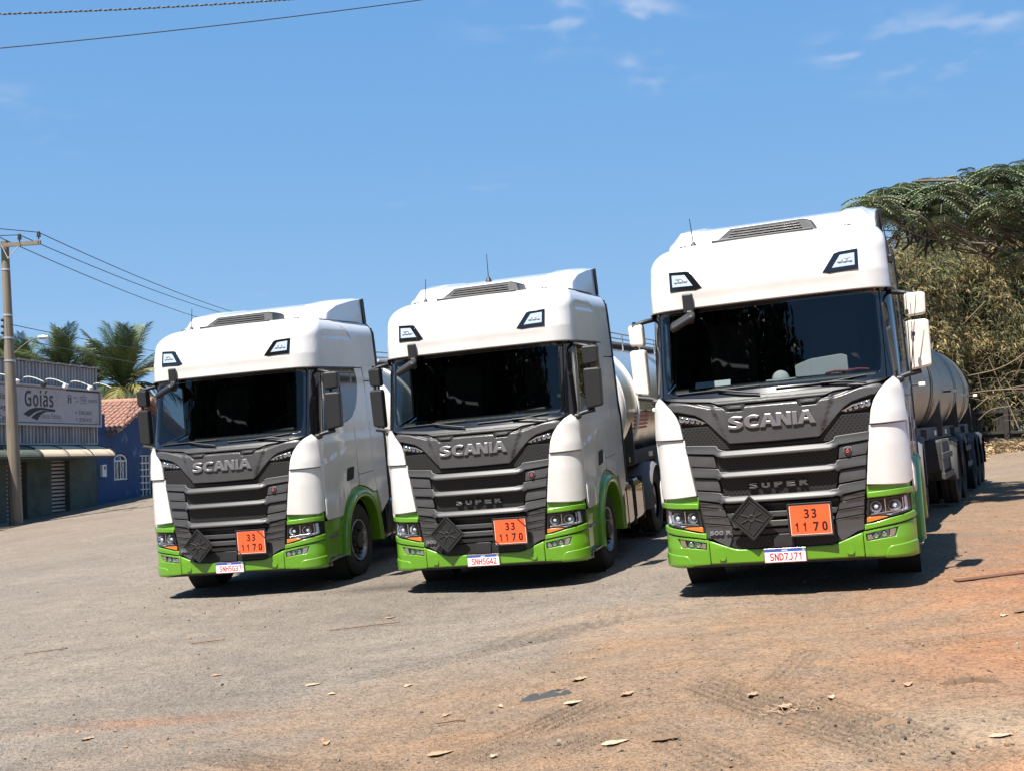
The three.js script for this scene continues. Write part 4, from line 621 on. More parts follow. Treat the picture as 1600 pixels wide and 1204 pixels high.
// tyre tracks pressed into the dirt: [x0, z0, x1, z1, width, pitch of the tread]
const px2 = (x, y) => yardPx(x, y);
const tracks = [[...px2(1195, 1085), ...px2(1262, 1010), 0.17, 0.066], [...px2(1085, 1060), ...px2(1500, 1204), 0.26, 0.07], [...px2(1240, 1085), ...px2(1600, 1195), 0.22, 0.06], [...px2(690, 1200), ...px2(945, 1085), 0.2, 0.075], [...px2(560, 1060), ...px2(1010, 955), 0.24, 0.08], [...px2(1010, 1130), ...px2(1180, 1204), 0.2, 0.07], [...px2(1380, 1010), ...px2(1600, 985), 0.2, 0.08], [...px2(300, 1175), ...px2(640, 1204), 0.2, 0.06], [...px2(850, 1190), ...px2(960, 1130), 0.14, 0.05], [...px2(730, 1010), ...px2(960, 965), 0.22, 0.06]];
{
  const X = axisLines(-4.2, 5.2, 0.022, 1.1, -1500, 1500), Z = axisLines(-11.2, -6.8, 0.022, 0.9, -1500, 700), nx = X.length, nz = Z.length;
  const pos = new Float32Array(nx * nz * 3), uv = new Float32Array(nx * nz * 2), col = new Float32Array(nx * nz * 3), idx = [];
  const wet = px2(615, 915), redA = px2(240, 1128), redB = px2(1590, 1040), redC = px2(1560, 900), palePatch = px2(1520, 1130);
  const cA = [0.245, 0.203, 0.163], cB = [0.30, 0.188, 0.108], cR = [0.37, 0.165, 0.075], cP = [0.34, 0.25, 0.165];
  for (let j = 0; j < nz; j++) for (let i = 0; i < nx; i++) {
    const x = X[i], z = Z[j], k = j * nx + i, r = Math.hypot(x, z); let y = yardH(x, z);
    let tr = 0;
    if (z > -14 && z < -6 && Math.abs(x) < 7) {
      y += 0.007 * fbm(x * 3.2, z * 3.2, 3) + 0.004 * fbm(x * 9, z * 9, 2);
      for (const [x0, z0, x1, z1, w, p] of tracks) { const dx = x1 - x0, dz = z1 - z0, L = Math.hypot(dx, dz), u = ((x - x0) * dx + (z - z0) * dz) / L, v = ((x - x0) * dz - (z - z0) * dx) / L + 0.05 * Math.sin(u * 1.3); if (u > -0.05 && u < L + 0.05 && Math.abs(v) < w) { const f = (1 - sstep(w * 0.7, w, Math.abs(v))) * sstep(0, 0.25, u) * (1 - sstep(L - 0.25, L, u)) * (0.5 + 0.5 * sstep(-0.2, 0.2, fbm(x * 1.1, z * 1.1, 2, 9))); y += f * (0.008 * Math.sin(v / p * 6.283) - 0.006); tr = Math.max(tr, f * (0.55 - 0.45 * Math.sin(v / p * 6.283))); } }
      // sweeping wheel ruts
      const rv = (z + 8.2 + 0.16 * x + 0.012 * x * x); const rf = sstep(0.9, 0, Math.abs(rv)) * sstep(-0.1, 0.25, fbm(x * 0.6, z * 0.6, 2, 3)); y += 0.007 * Math.sin(rv * 26) * rf; tr = Math.max(tr, 0.4 * rf * (0.5 - 0.5 * Math.sin(rv * 26)));
    }
    const w = V(x, y, z).applyMatrix4(Mg); pos.set([w.x, w.y, w.z], k * 3);
    const wob = 0.35 * fbm(x * 0.21, z * 0.21, 2, 4), wob2 = 0.35 * fbm(x * 0.21 + 9, z * 0.21, 2, 8);
    uv.set([(x * 0.92 + z * 0.38) / 3.1 + wob, (-x * 0.38 + z * 0.92) / 3.1 + wob2], k * 2);
    // soil colour: worn grey surfacing, tan dirt toward the viewer and the right, red soil in patches
    const n1 = fbm(x * 0.35, z * 0.5, 4, 1), n2 = fbm(x * 1.6, z * 2.2, 4, 2), n3 = fbm(x * 0.12, z * 0.16, 3, 6);
    const nearer = sstep(-1.7, 1.5, z + 10.6 + 0.8 * x + n1 * 3.2), rightward = sstep(0.6, 5.5, x + 0.24 * (z + 10) + n1 * 2.6);
    let dirt = clamp(Math.max(nearer * 0.85, rightward) + n2 * 0.35 * (nearer + rightward) + n2 * 0.15);
    let red = clamp(sstep(2.6, 5.6, x + 0.22 * (z + 10) + n1 * 2.2) * sstep(-19, -13, z) * 0.85 + n2 * 0.3) * dirt;
    const blob = (c, sx2, sz2) => Math.exp(-(((x - c[0]) / sx2) ** 2) - (((z - c[1]) / sz2) ** 2));
    red = clamp(red + 0.75 * blob(redA, 0.75, 0.16) * (0.7 + n2) + 0.6 * blob(redB, 1.0, 0.9) + 0.5 * blob(redC, 1.3, 1.2));
    const pale = blob(palePatch, 0.7, 0.55) * 0.8;
    let c = [0, 1, 2].map(q => lerp(lerp(lerp(cA[q], cB[q], dirt), cR[q], red), cP[q], pale));
    let m = 1 + 0.35 * n1 * 0.6 + 0.30 * n2 * 0.6 + 0.15 * fbm(x * 6, z * 6, 3, 5);
    if (r > 17) m *= 1.06; const far = sstep(20, 34, r); c = c.map((v, q) => lerp(v, [0.27, 0.21, 0.155][q], far * 0.7));
    const wetF = clamp(blob(wet, 0.75, 0.28) * 1.5 - 0.2 + n2 * 0.9 * blob(wet, 0.9, 0.4)); m *= 1 - 0.62 * clamp(wetF);
    m *= 1 + 0.16 * fbm((x * 0.9 - z * 0.36) * 0.22, (z * 0.9 + x * 0.36) * 2.4, 4, 12) * sstep(24, 10, r); m *= 1 - 0.5 * tr; m = Math.max(0.3, m);
    col.set(c.map(v => v * m * 0.765), k * 3);
  }
  for (let j = 0; j < nz - 1; j++) for (let i = 0; i < nx - 1; i++) { const a = j * nx + i; idx.push(a, a + nx, a + 1, a + 1, a + nx, a + nx + 1); }
  const g = new THREE.BufferGeometry(); g.setAttribute('position', new THREE.BufferAttribute(pos, 3)); g.setAttribute('uv', new THREE.BufferAttribute(uv, 2)); g.setAttribute('color', new THREE.BufferAttribute(col, 3)); g.setIndex(idx); g.computeVertexNormals();
  tag(mesh('ground', g, groundMat), 'worn gravel yard fading into red dirt', null, null, 'structure');
}
// ---------- loose stones, litter ----------
{
  const g = new THREE.IcosahedronGeometry(1, 0), p = g.attributes.position; g.computeVertexNormals();
  const n = 1900, im = new THREE.InstancedMesh(g, std(C(1, 1, 1), { roughness: 0.95 }), n), m = new THREE.Matrix4(), q = new THREE.Quaternion(); seed = 991;
  for (let k = 0; k < n; k++) {
    const z = -6.8 - 13 * Math.pow(rnd(), 1.7), x = rr(-0.44, 0.46) * -z, s = 0.004 + 0.013 * Math.pow(rnd(), 3.5), w = onYard(x, z, s * 0.2);
    m.compose(w, q.setFromEuler(new THREE.Euler(rr(0, 6), rr(0, 6), rr(0, 6))), V(s * rr(0.8, 1.5), s * rr(0.5, 0.9), s * rr(0.8, 1.4))); im.setMatrixAt(k, m);
    const t = rnd(), b = rr(0.5, 1.2); im.setColorAt(k, t < 0.5 ? C(0.20 * b, 0.16 * b, 0.125 * b) : t < 0.8 ? C(0.11 * b, 0.09 * b, 0.075 * b) : C(0.26 * b, 0.15 * b, 0.09 * b));
  }
  im.name = 'gravel'; im.castShadow = im.receiveShadow = true; tag(im, 'small loose stones scattered over the yard', null, null, 'stuff'); scene.add(im);
}
seed = 555;
function curl(w, d, bend, twist) { const g = new THREE.PlaneGeometry(w, d, 14, 8), p = g.attributes.position, sd = w * 97; for (let i = 0; i < p.count; i++) { const u = p.getX(i) / w, v = p.getY(i) / d, sh = Math.pow(Math.max(0.001, Math.sin(Math.PI * clamp(u + 0.5, 0.004, 0.996))), 0.75) * (1 - 0.5 * u) * (1 + 0.5 * noise(u * 5, Math.sign(v) * 3, sd)); const V2 = v * sh; p.setXYZ(i, u * w, 0.25 * d * Math.abs(V2) + bend * (u * u * 3 + 0.9 * noise(u * 5, V2 * 5, sd)) + twist * u * V2 * d, V2 * d + 0.25 * d * Math.sin(u * 3 + sd)); } g.computeVertexNormals(); return g; }
const leafMats = [std(C(0.30, 0.19, 0.11), { roughness: 0.9, side: THREE.DoubleSide }), std(C(0.40, 0.27, 0.18), { roughness: 0.9, side: THREE.DoubleSide }), std(C(0.14, 0.085, 0.05), { roughness: 0.95, side: THREE.DoubleSide })];
const leafGeos = [curl(0.22, 0.085, 0.010, 0.5), curl(0.16, 0.11, 0.016, -0.6), curl(0.10, 0.07, 0.012, 0.7)];
const litterAt = (o, px, py, ry, dy = 0.006) => { const [x, z] = yardPx(px, py), w = onYard(x, z, dy); o.position.copy(w); o.quaternion.copy(Qg).multiply(new THREE.Quaternion().setFromAxisAngle(V(0, 1, 0), ry)); };
for (const [px, py, k, m, s, ry, label] of [
  [688, 1178, 0, 0, 0.95, 0.1, 'longest tan dry leaf lying in front of the middle lorry at the dirt edge'], [962, 1161, 0, 1, 1.0, 0.15, 'pinkish dry leaf on the red dirt below the grey rag'], [897, 1098, 0, 1, 0.8, 0.1, 'narrow pale dry leaf just beside the grey rag'], [905, 1062, 1, 0, 1.0, 0.2, 'crinkled brown dry leaf beyond the grey rag'],
  [1176, 1086, 1, 0, 0.75, 0.3, 'rounded tan dry leaf beside the tyre tread print'], [1300, 1090, 2, 1, 0.9, 0.7, 'small pale dry leaf standing off the dirt past the tread print'], [1565, 1150, 0, 1, 0.75, -0.1, 'pale oval dry leaf on the pale dirt patch'], [1040, 1155, 0, 2, 1.0, -0.1, 'dark brown dry leaf on the dirt beside the pinkish leaf'],
  [490, 1070, 0, 1, 0.75, 0.1, 'small pale dry leaf below the first lorry, left of two close together'], [518, 1085, 2, 1, 0.8, -0.9, 'small upright dry leaf just beyond its pale twin below the first lorry'], [638, 1072, 2, 1, 0.9, 0.1, 'tiny pale dry leaf alone on the yard before the middle lorry'], [698, 1118, 2, 0, 0.9, 0.2, 'small tan dry leaf beside the short twig'], [782, 1104, 2, 1, 0.8, 1.2, 'small tilted dry leaf between the twig and the grey rag'], [510, 1162, 2, 0, 1.0, 0.9, 'small crinkled dry leaf on the dirt edge nearest the viewer'], [136, 1155, 1, 0, 0.7, 0.1, 'dry leaf on the reddish dirt nearest the lower corner by the pole side'], [340, 1055, 0, 0, 0.6, 0.05, 'flat dry leaf on grey yard below the first lorry plate'], [1420, 1070, 2, 0, 1.1, 0.4, 'small curled dry leaf just before the torn bark scrap'], [980, 1085, 1, 0, 0.9, 0.3, 'flat tan dry leaf between the grey rag and the tread print'], [1225, 1105, 1, 0, 0.9, 0.1, 'dry leaf lying in the strewn straw'], [1596, 955, 0, 2, 0.9, 0.2, 'dark dry leaf by the frame edge below the rust-brown plank'], [1570, 962, 2, 1, 1.0, 0.1, 'small pale dry leaf by the frame edge below the rust-brown plank'], [772, 1182, 2, 1, 0.7, 0.3, 'small dry leaf nearest the viewer, beside the longest tan leaf'], [610, 965, 0, 0, 0.7, 0.1, 'flat tan dry leaf near the long dark stick'],
]) { const o = mesh('dry_leaf', leafGeos[k], leafMats[m]); o.scale.set(s * 0.88, s * 0.6, s * 0.82); tag(o, label, 'dry leaf', 'dry leaves scattered on the yard'); litterAt(o, px, py, ry, 0.007); }
for (const [px, py, L, ry, label] of [[570, 980, 0.75, 0.12, 'thin dark stick on the grey yard before the middle lorry'], [325, 1004, 0.35, 0.15, 'short dark stick on the yard before the lorry by the house'], [70, 1019, 0.42, 0.2, 'dark stick lying on the grey yard below the pole'], [705, 1130, 0.2, 0.1, 'short twig among the pale leaves near the dirt edge']]) {
  const o = tag(mesh('stick', tube([[-L / 2, 0.01, 0], [-L * 0.1, 0.014, 0.02], [L * 0.2, 0.01, -0.01], [L / 2, 0.012, 0.015]], 0.006, 12, 5), leafMats[2]), label, 'stick', 'sticks on the yard'); litterAt(o, px, py, ry);
}
{ // crumpled rag and clods of torn matter
  const blob = (w, d, h, sd, n = 22) => { const g = new THREE.PlaneGeometry(w, d, n, n).rotateX(-Math.PI / 2), p = g.attributes.position; for (let i = 0; i < p.count; i++) { const x = p.getX(i), z = p.getZ(i), e = 1 - sstep(0.3, 1.0, Math.hypot(x / w * 2, z / d * 2) + 0.4 * fbm(x * 9, z * 9, 2, sd)); p.setY(i, -0.012 + e * h * (0.35 + 1.6 * Math.abs(fbm(x * 9, z * 11, 3, sd)))); p.setX(i, x + 0.03 * fbm(x * 12, z * 12, 2, sd + 3)); } g.computeVertexNormals(); return g; };
  const a = tag(mesh('rag', [blob(0.30, 0.22, 0.03, 11, 40), blob(0.24, 0.17, 0.04, 31, 36).rotateY(0.7).translate(0.11, 0, 0.05), blob(0.16, 0.28, 0.03, 41, 36).rotateY(-0.4).translate(-0.11, 0, -0.04), blob(0.3, 0.08, 0.035, 57, 36).rotateY(0.15).translate(0.08, 0, -0.1)], std(C(0.035, 0.036, 0.034), { roughness: 0.95, side: THREE.DoubleSide })), 'crumpled grey rag pressed into the dirt beside two dry leaves', 'rag'); litterAt(a, 858, 1086, 0.2, 0.004);
  const b = tag(mesh('bark_scrap', [blob(0.3, 0.12, 0.06, 17, 36).rotateY(0.3), blob(0.26, 0.07, 0.05, 61, 30).rotateY(-0.35).translate(0.14, 0, 0.04), blob(0.14, 0.1, 0.06, 67, 30).translate(-0.1, 0, 0.04)], std(C(0.10, 0.06, 0.035), { roughness: 0.95, side: THREE.DoubleSide })), 'dark torn bark scrap on the red dirt below the largest lorry', 'bark scrap'); litterAt(b, 1505, 1064, -0.1, 0.004);
  const c = tag(mesh('bark_scrap', [blob(0.22, 0.09, 0.05, 23, 30).rotateY(0.2), blob(0.16, 0.06, 0.04, 71, 30).rotateY(-0.5).translate(0.08, 0, 0.03)], std(C(0.16, 0.10, 0.06), { roughness: 0.95, side: THREE.DoubleSide })), 'small brown bark scrap with stray straws, nearer than the torn one', 'bark scrap'); litterAt(c, 1384, 1127, 0, 0.004);
  const st = tag(mesh('straw', (() => { const l = []; seed = 77; for (let k = 0; k < 26; k++) { const cx = [0, 0.05][k & 1], a2 = rr(0, 6.28), L = rr(0.03, 0.09), x = rr(-0.16, 0.16) + cx, z = rr(-0.09, 0.09); l.push(bar([x, 0.006, z], [x + L * Math.cos(a2), rr(0.006, 0.03), z + L * Math.sin(a2)], 0.0022, 0.0016, 4)); } return l; })(), leafMats[1]), 'pale straw strewn beside the tread print', null, null, 'stuff'); litterAt(st, 1228, 1112, 0);
  const bd = tag(mesh('rusty_plank', box(0.8, 0.012, 0.10, 0.12, 0.006, 0, 0.004), std(C(0.10, 0.045, 0.028), { roughness: 0.9 })), 'long rust-brown plank lying on the dirt right of the largest lorry', 'plank'); litterAt(bd, 1535, 903, 0.16, 0.006);
}

// ---------- shop and house on the left: a facade frame (x along the street, z toward the street) ----------
const fu = rayW(1165, 693).setY(0).normalize(), fn = V(-fu.z, 0, fu.x), fA = atPx(0, 815, 36.5);
const facM = new THREE.Matrix4().makeBasis(fu, V(0, 1, 0), fn).setPosition(fA);
const facade = (name, label, cat) => { const g = thing(name, label, cat); place(g, facM); return g; };
const stain = (base, dark, amt, sx2 = 1, sy2 = 1) => dataTex(512, (u, v) => { const q = clamp(amt * (tfbm(u * sx2, v * sy2, 0, 5) - 0.42) * 3); return base.map((c, i) => Math.sqrt(clamp(lerp(c, dark[i], q)))); }, false, [0.25, 0.25]);
const lin = t => { t.colorSpace = THREE.SRGBColorSpace; return t; };
M.shopGreen = std(C(1, 1, 1), { roughness: 0.9, map: lin(stain([0.09, 0.11, 0.083], [0.045, 0.054, 0.045], 0.9)) });
M.clad = std(C(1, 1, 1), { roughness: 0.55, metalness: 0.25, map: lin(stain([0.34, 0.33, 0.34], [0.17, 0.15, 0.14], 0.8, 3, 0.5)) });
M.blue = std(C(1, 1, 1), { roughness: 0.85, map: lin(dataTex(512, (u, v) => { const a = clamp((tfbm(u * 2, v, 0, 5) - 0.5) * 2.2), w = clamp((tfbm(u, v * 0.6 + 0.3, 1, 6) - 0.66) * 9) * 0.5; return [lerp(lerp(0.026, 0.016, a), 0.25, w), lerp(lerp(0.066, 0.04, a), 0.28, w), lerp(lerp(0.165, 0.10, a), 0.34, w)].map(Math.sqrt); }, false, [0.22, 0.22])) });
M.awn = std(C(0.52, 0.41, 0.30), { roughness: 0.85, map: dustTex });
M.shut = std(C(0.36, 0.30, 0.26), { roughness: 0.6 });
M.wframe = std(C(0.6, 0.6, 0.6), { roughness: 0.6 });
M.paneDark = phy(C(0.02, 0.022, 0.025), { roughness: 0.08 });
M.pave = std(C(0.30, 0.235, 0.165), { roughness: 0.95, map: gravelMap });
M.armGrey = std(C(0.42, 0.41, 0.39), { roughness: 0.6 });
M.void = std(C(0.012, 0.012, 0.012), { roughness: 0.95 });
function corrugated(x0, x1, y0, y1, per, amp) { const pr = []; for (let x = x0; x < x1; x += per) for (const [f, z] of [[0, 0], [0.3, 0], [0.42, amp], [0.88, amp]]) pr.push([x + f * per, z]); const pos = [], nor = [], uv = [], V3 = (x, y, z, n) => { pos.push(x, y, z); nor.push(...n); uv.push(x, y); }; for (let i = 0; i < pr.length - 1; i++) { const [a, za] = pr[i], [b, zb] = pr[i + 1], l = Math.hypot(b - a, zb - za), n = [-(zb - za) / l, 0, (b - a) / l]; V3(a, y0, za, n); V3(b, y0, zb, n); V3(b, y1, zb, n); V3(a, y0, za, n); V3(b, y1, zb, n); V3(a, y1, za, n); } const g = new THREE.BufferGeometry(); g.setAttribute('position', new THREE.Float32BufferAttribute(pos, 3)); g.setAttribute('normal', new THREE.Float32BufferAttribute(nor, 3)); g.setAttribute('uv', new THREE.Float32BufferAttribute(uv, 2)); return g; }
const flatBox = (x0, x1, y0, y1, z0, z1) => new THREE.BoxGeometry(x1 - x0, y1 - y0, z1 - z0).translate((x0 + x1) / 2, (y0 + y1) / 2, (z0 + z1) / 2);
const boxUV = g => { const p = g.attributes.position, n = g.attributes.normal, u = g.attributes.uv; for (let i = 0; i < p.count; i++) Math.abs(n.getX(i)) > 0.5 ? u.setXY(i, p.getZ(i), p.getY(i)) : u.setXY(i, p.getX(i), Math.abs(n.getY(i)) > 0.5 ? p.getZ(i) : p.getY(i)); return g; };
{
  const s = facade('repair_shop', 'grey corrugated auto parts shop with green ground floor and roller shutters behind the pole', 'shop');
  mesh('wall', [[-9, 0.35, -1, 2.32, -0.25, 0], [1.42, 2.78, -1, 2.32, -0.25, 0], [3.86, 5.58, -1, 2.32, -0.25, 0], [0.35, 1.42, 1.75, 2.32, -0.25, -0.003], [2.78, 3.86, 1.75, 2.32, -0.25, -0.003], [5.36, 5.58, -1, 4.8, -9, -0.253], [-9, 5.34, 2.1, 4.7, -0.5, -0.26]].map(b => boxUV(flatBox(...b))), M.shopGreen, s);
  for (const [a, b] of [[0.35, 1.42], [2.78, 3.86]]) mesh('roller_shutter', (() => { const pr = [], g = []; for (let y = 0; y < 1.72; y += 0.122) g.push(new RoundedBoxGeometry(b - a, 0.074, 0.05, 2, 0.012).translate((a + b) / 2, y + 0.05, -0.19)); return g; })(), M.shut, s);
  mesh('doorway_back', [[0.35, 1.42], [2.78, 3.86]].map(([a, b]) => flatBox(a, b, -0.5, 1.8, -0.24, -0.2)), M.void, s);
  mesh('threshold', [flatBox(-9, 5.6, -1, -0.05, 0, 0.14), flatBox(0.35, 1.42, -1, 0.0, -0.24, -0.003), flatBox(2.78, 3.86, -1, 0.06, -0.24, -0.003)], M.pave, s);
  mesh('cladding', corrugated(-9, 5.5, 2.32, 4.82, 0.19, 0.045).translate(0, 0, 0.012), M.clad, s);
  mesh('cladding_edge', [flatBox(5.5, 5.56, 2.3, 4.84, -0.2, 0.07), flatBox(-9, 5.56, 2.27, 2.318, -0.1, 0.07)], M.clad, s);
  const rf = mesh('roof', [...Array(40)].map((_, k) => flatBox(-9 + k * 0.365, -9 + k * 0.365 + 0.36, 4.825 + 0.012 * (k & 1), 4.87 + 0.012 * (k & 1), -9, 0.16)), M.clad, s);
  const sg = facade('shop_sign', 'long pale grey shop sign board with dark lettering across the corrugated front', 'sign');
  mesh('sign_frame', [flatBox(-3.2, 5.54, 4.06, 4.12, 0.06, 0.25), flatBox(-3.2, 5.54, 2.86, 2.92, 0.06, 0.25), flatBox(5.48, 5.54, 2.922, 4.058, 0.06, 0.25), flatBox(-3.2, 5.47, 2.93, 4.05, 0.06, 0.2)], std(C(0.36, 0.34, 0.34), { roughness: 0.6 }), sg);
  const SW = 2048, SH = 270, X0 = -3.2, PX = SW / 8.67, PY = SH / 1.13, sxp = x => (x - X0) * PX, syp = y => (4.055 - y) * PY;
  const tex = canvasTex(SW, SH, (c, w, h) => {
    c.fillStyle = '#a39b9c'; c.fillRect(0, 0, w, h); for (let k = 0; k < 500; k++) { c.fillStyle = `rgba(${60 + 40 * rnd()},${55 + 40 * rnd()},55,0.025)`; c.fillRect(rnd() * w, rnd() * h, 20 + 60 * rnd(), 6 + 60 * rnd()); }
    c.strokeStyle = '#3f3b3c'; c.lineWidth = 5; c.strokeRect(6, 6, w - 12, h - 12);
    const txt = (s, x0, x1, y0, y1, f, col) => { c.fillStyle = col; c.font = f; c.textBaseline = 'alphabetic'; c.textAlign = 'left'; const m = c.measureText(s).width; c.save(); c.translate(sxp(x0), syp(y0)); c.scale((sxp(x1) - sxp(x0)) / m, (syp(y0) - syp(y1)) / 72); c.fillText(s, 0, 0); c.restore(); };
    txt('Goiás', 1.0, 2.66, 3.45, 3.93, 'bold 100px sans-serif', '#37322f'); txt('auto freios', 1.97, 3.06, 3.09, 3.24, 'bold 100px sans-serif', '#5b5657');
    c.fillStyle = '#221e1e'; const road = q => { c.beginPath(); q.forEach(([x, y], i) => i ? c.lineTo(sxp(x), syp(y)) : c.moveTo(sxp(x), syp(y))); c.fill(); };
    road([[0.95, 3.2], [1.25, 3.34], [1.6, 3.41], [2.0, 3.42], [2.4, 3.395], [2.72, 3.38], [2.72, 3.3], [2.3, 3.345], [1.9, 3.34], [1.6, 3.28], [1.25, 3.12]]); road([[1.35, 3.1], [1.7, 3.26], [2.05, 3.33], [2.5, 3.34], [2.72, 3.32], [2.2, 3.3], [1.95, 3.22], [1.8, 3.12], [1.72, 3.02]]);
    c.fillRect(sxp(3.4), syp(4.05), sxp(5.46) - sxp(3.4), 12);
    c.fillStyle = '#4a4546'; c.fillRect(sxp(3.47), syp(3.87), sxp(3.7) - sxp(3.47), syp(3.6) - syp(3.87)); c.fillStyle = '#a39b9c'; c.fillRect(sxp(3.52), syp(3.84), sxp(3.65) - sxp(3.52), 12); c.fillRect(sxp(3.56), syp(3.74), 14, 34);
    txt('Truck', 3.8, 4.05, 3.76, 3.84, 'bold 100px sans-serif', '#5b5657'); txt('car', 3.92, 4.14, 3.64, 3.73, 'bold 100px sans-serif', '#5b5657'); c.strokeStyle = '#4a4546'; c.lineWidth = 5; c.strokeRect(sxp(4.24), syp(3.83), sxp(4.64) - sxp(4.24), syp(3.63) - syp(3.83)); txt('TRW', 4.29, 4.6, 3.68, 3.78, 'bold 100px sans-serif', '#4a4546'); txt('WABCO', 4.76, 5.34, 3.67, 3.77, 'bold 100px sans-serif', '#4a4546');
    txt('62', 3.92, 4.05, 3.28, 3.36, 'bold 100px sans-serif', '#4a4546'); txt('3345-3633', 4.14, 4.95, 3.26, 3.38, 'bold 100px sans-serif', '#37322f'); txt('62', 3.94, 4.07, 3.05, 3.13, 'bold 100px sans-serif', '#4a4546'); txt('3338-4121', 4.16, 5.0, 3.03, 3.15, 'bold 100px sans-serif', '#37322f');
    txt('Especializada', -1.1, 0.44, 3.62, 3.78, 'bold 100px sans-serif', '#37322f'); txt('Embreagens', -1.0, 0.48, 3.32, 3.46, 'bold 100px sans-serif', '#37322f'); txt('Caixa e Cardan', -1.2, 0.5, 2.99, 3.16, 'bold 100px sans-serif', '#37322f');
  });
  mesh('sign_face', new THREE.PlaneGeometry(8.67, 1.13).translate(X0 + 8.67 / 2, 3.49, 0.204), new THREE.MeshStandardMaterial({ map: tex, roughness: 0.7 }), sg);
  [-0.6, 0.85, 2.05, 3.52, 4.95].forEach((x, k) => { const g = facade('sign_lamp', ['white curved lamp arm over the sign end by the frame edge', 'white curved lamp arm with dark lamp head over the large sign word', 'white curved lamp arm between the large sign word and the small emblems', 'white curved lamp arm over the small emblems of the sign', 'white curved lamp arm at the sign end beside the palm'][k], 'lamp'); g.userData.group = 'lamp arms over the shop sign'; mesh('arm', tube([[x, 4.16, 0.1], [x + 0.02, 4.3, 0.35], [x + 0.05, 4.27, 0.6], [x + 0.08, 4.14, 0.9]], 0.022, 14, 6), M.armGrey, g); if (k < 4) mesh('lamp_head', box(0.16, 0.16, 0.12, x + 0.08, 4.06, 0.92, 0.03, 0.6), k === 1 ? M.black : M.wframe, g); });
  [[0.68, 4.98, 'sandy curved awning over the roller shutters below the sign'], [-4.2, 0.62, 'dark curved awning at the edge of the shop, behind the pole']].forEach(([a, b, label], k) => {
    const g = facade('awning', label, 'awning'), m = k ? M.shopGreen : M.awn, n = 3, w = (b - a) / n; const prof2 = []; for (let q = 0; q <= 10; q++) { const t = q / 10 * Math.PI * 0.46; prof2.push([0.08 + 0.95 * Math.sin(t), 1.84 + 0.40 * Math.cos(t)]); }
    for (let q = 0; q < n; q++) { const sh = new THREE.Shape([...prof2.map(p => new THREE.Vector2(p[0], p[1])), ...prof2.slice().reverse().map(p => new THREE.Vector2(p[0] - 0.012, p[1] - 0.02))]); const e = new THREE.ExtrudeGeometry(sh, { depth: w - 0.03, bevelEnabled: false }).rotateY(-Math.PI / 2).scale(1, 1, 1).translate(a + (q + 1) * w - 0.015, 0, 0); mesh('awning_panel', e, m, g); }
    mesh('awning_rib', [...Array(n + 1)].map((_, q) => tube(prof2.map(([z, y]) => [a + q * w, y + 0.012, z]), 0.02, 12, 5)).concat([bar([a, 1.835, 1.02], [b, 1.835, 1.02], 0.02)]), M.steelDark, g);
    mesh('awning_end', [a + 0.02, b - 0.02].map(x => new THREE.ShapeGeometry(new THREE.Shape([...prof2.map(p => new THREE.Vector2(p[0], p[1] - 0.01)), new THREE.Vector2(0.08, 1.845)])).rotateY(-Math.PI / 2).translate(x, 0, 0)), M.shopGreen, g);
  });
  // blue house
  const h = facade('blue_house', 'weathered blue house with tiled gable roof and arched barred window beside the shop', 'house');
  const arch = (x0, x1, y0, y1, ya) => { const o = [[x0, y0], [x1, y0], [x1, y1]]; for (let k = 1; k < 10; k++) { const a = k / 10 * Math.PI; o.push([(x0 + x1) / 2 + (x1 - x0) / 2 * Math.cos(a), y1 + (ya - y1) * Math.sin(a)]); } o.push([x0, y1]); return o; };
  mesh('wall', [extr([[5.6, -1], [12.6, -1], [12.6, 2.3], [8.95, 3.72], [6.25, 2.66], [5.6, 2.66]], 0.2, 0, [arch(6.76, 7.74, 1.0, 1.72, 1.97), [[8.66, 0.12], [9.5, 0.12], [9.5, 1.9], [8.66, 1.9]]]).translate(0, 0, -0.2), boxUV(flatBox(5.6, 6.15, 2.662, 3.32, -0.3, 0.02)), boxUV(flatBox(12.4, 12.6, -1, 2.3, -6, -0.203)), boxUV(flatBox(5.6, 5.8, -1, 2.6, -6, -0.203))], M.blue, h);
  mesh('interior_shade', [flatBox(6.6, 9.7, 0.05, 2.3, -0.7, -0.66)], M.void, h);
  const wn = grp('window', h);
  mesh('window_frame', [...(() => { const o = arch(6.79, 7.71, 1.03, 1.72, 1.94), i = arch(6.84, 7.66, 1.08, 1.7, 1.89); return [extr(o, 0.06, 0, [i]).translate(0, 0, -0.08)]; })(), flatBox(6.84, 7.66, 1.68, 1.73, -0.08, -0.02)], M.wframe, wn);
  mesh('window_bar', [7.05, 7.25, 7.45].map(x => bar([x, 1.05, -0.03], [x, 1.7, -0.03], 0.022)).concat([tube([[6.95, 1.05, -0.03], [7.02, 1.2, -0.03], [6.93, 1.4, -0.03], [7.0, 1.55, -0.03], [6.95, 1.7, -0.03]], 0.014, 16), tube([[7.35, 1.05, -0.03], [7.42, 1.2, -0.03], [7.33, 1.4, -0.03], [7.4, 1.55, -0.03], [7.35, 1.7, -0.03]], 0.014, 16), bar([7.25, 1.72, -0.03], [7.25, 1.93, -0.03], 0.018)]), M.wframe, wn);
  mesh('pane', flatBox(6.8, 7.7, 1.04, 1.92, -0.1, -0.092), M.paneDark, wn);
  const dr = grp('door', h);
  mesh('door_frame', [8.67, 8.93, 9.2, 9.46].map(x => flatBox(x, x + 0.035, 0.12, 1.89, -0.1, -0.04)).concat([0.38, 0.62, 0.86, 1.1, 1.34, 1.58, 1.85].map((y, k) => flatBox(8.67, 9.495, y, y + 0.04, -0.096, -0.045)), [flatBox(8.68, 9.49, 0.13, 0.375, -0.095, -0.05)]), M.wframe, dr);
  mesh('pane', flatBox(8.7, 9.47, 0.3, 1.86, -0.12, -0.11), M.paneDark, dr);
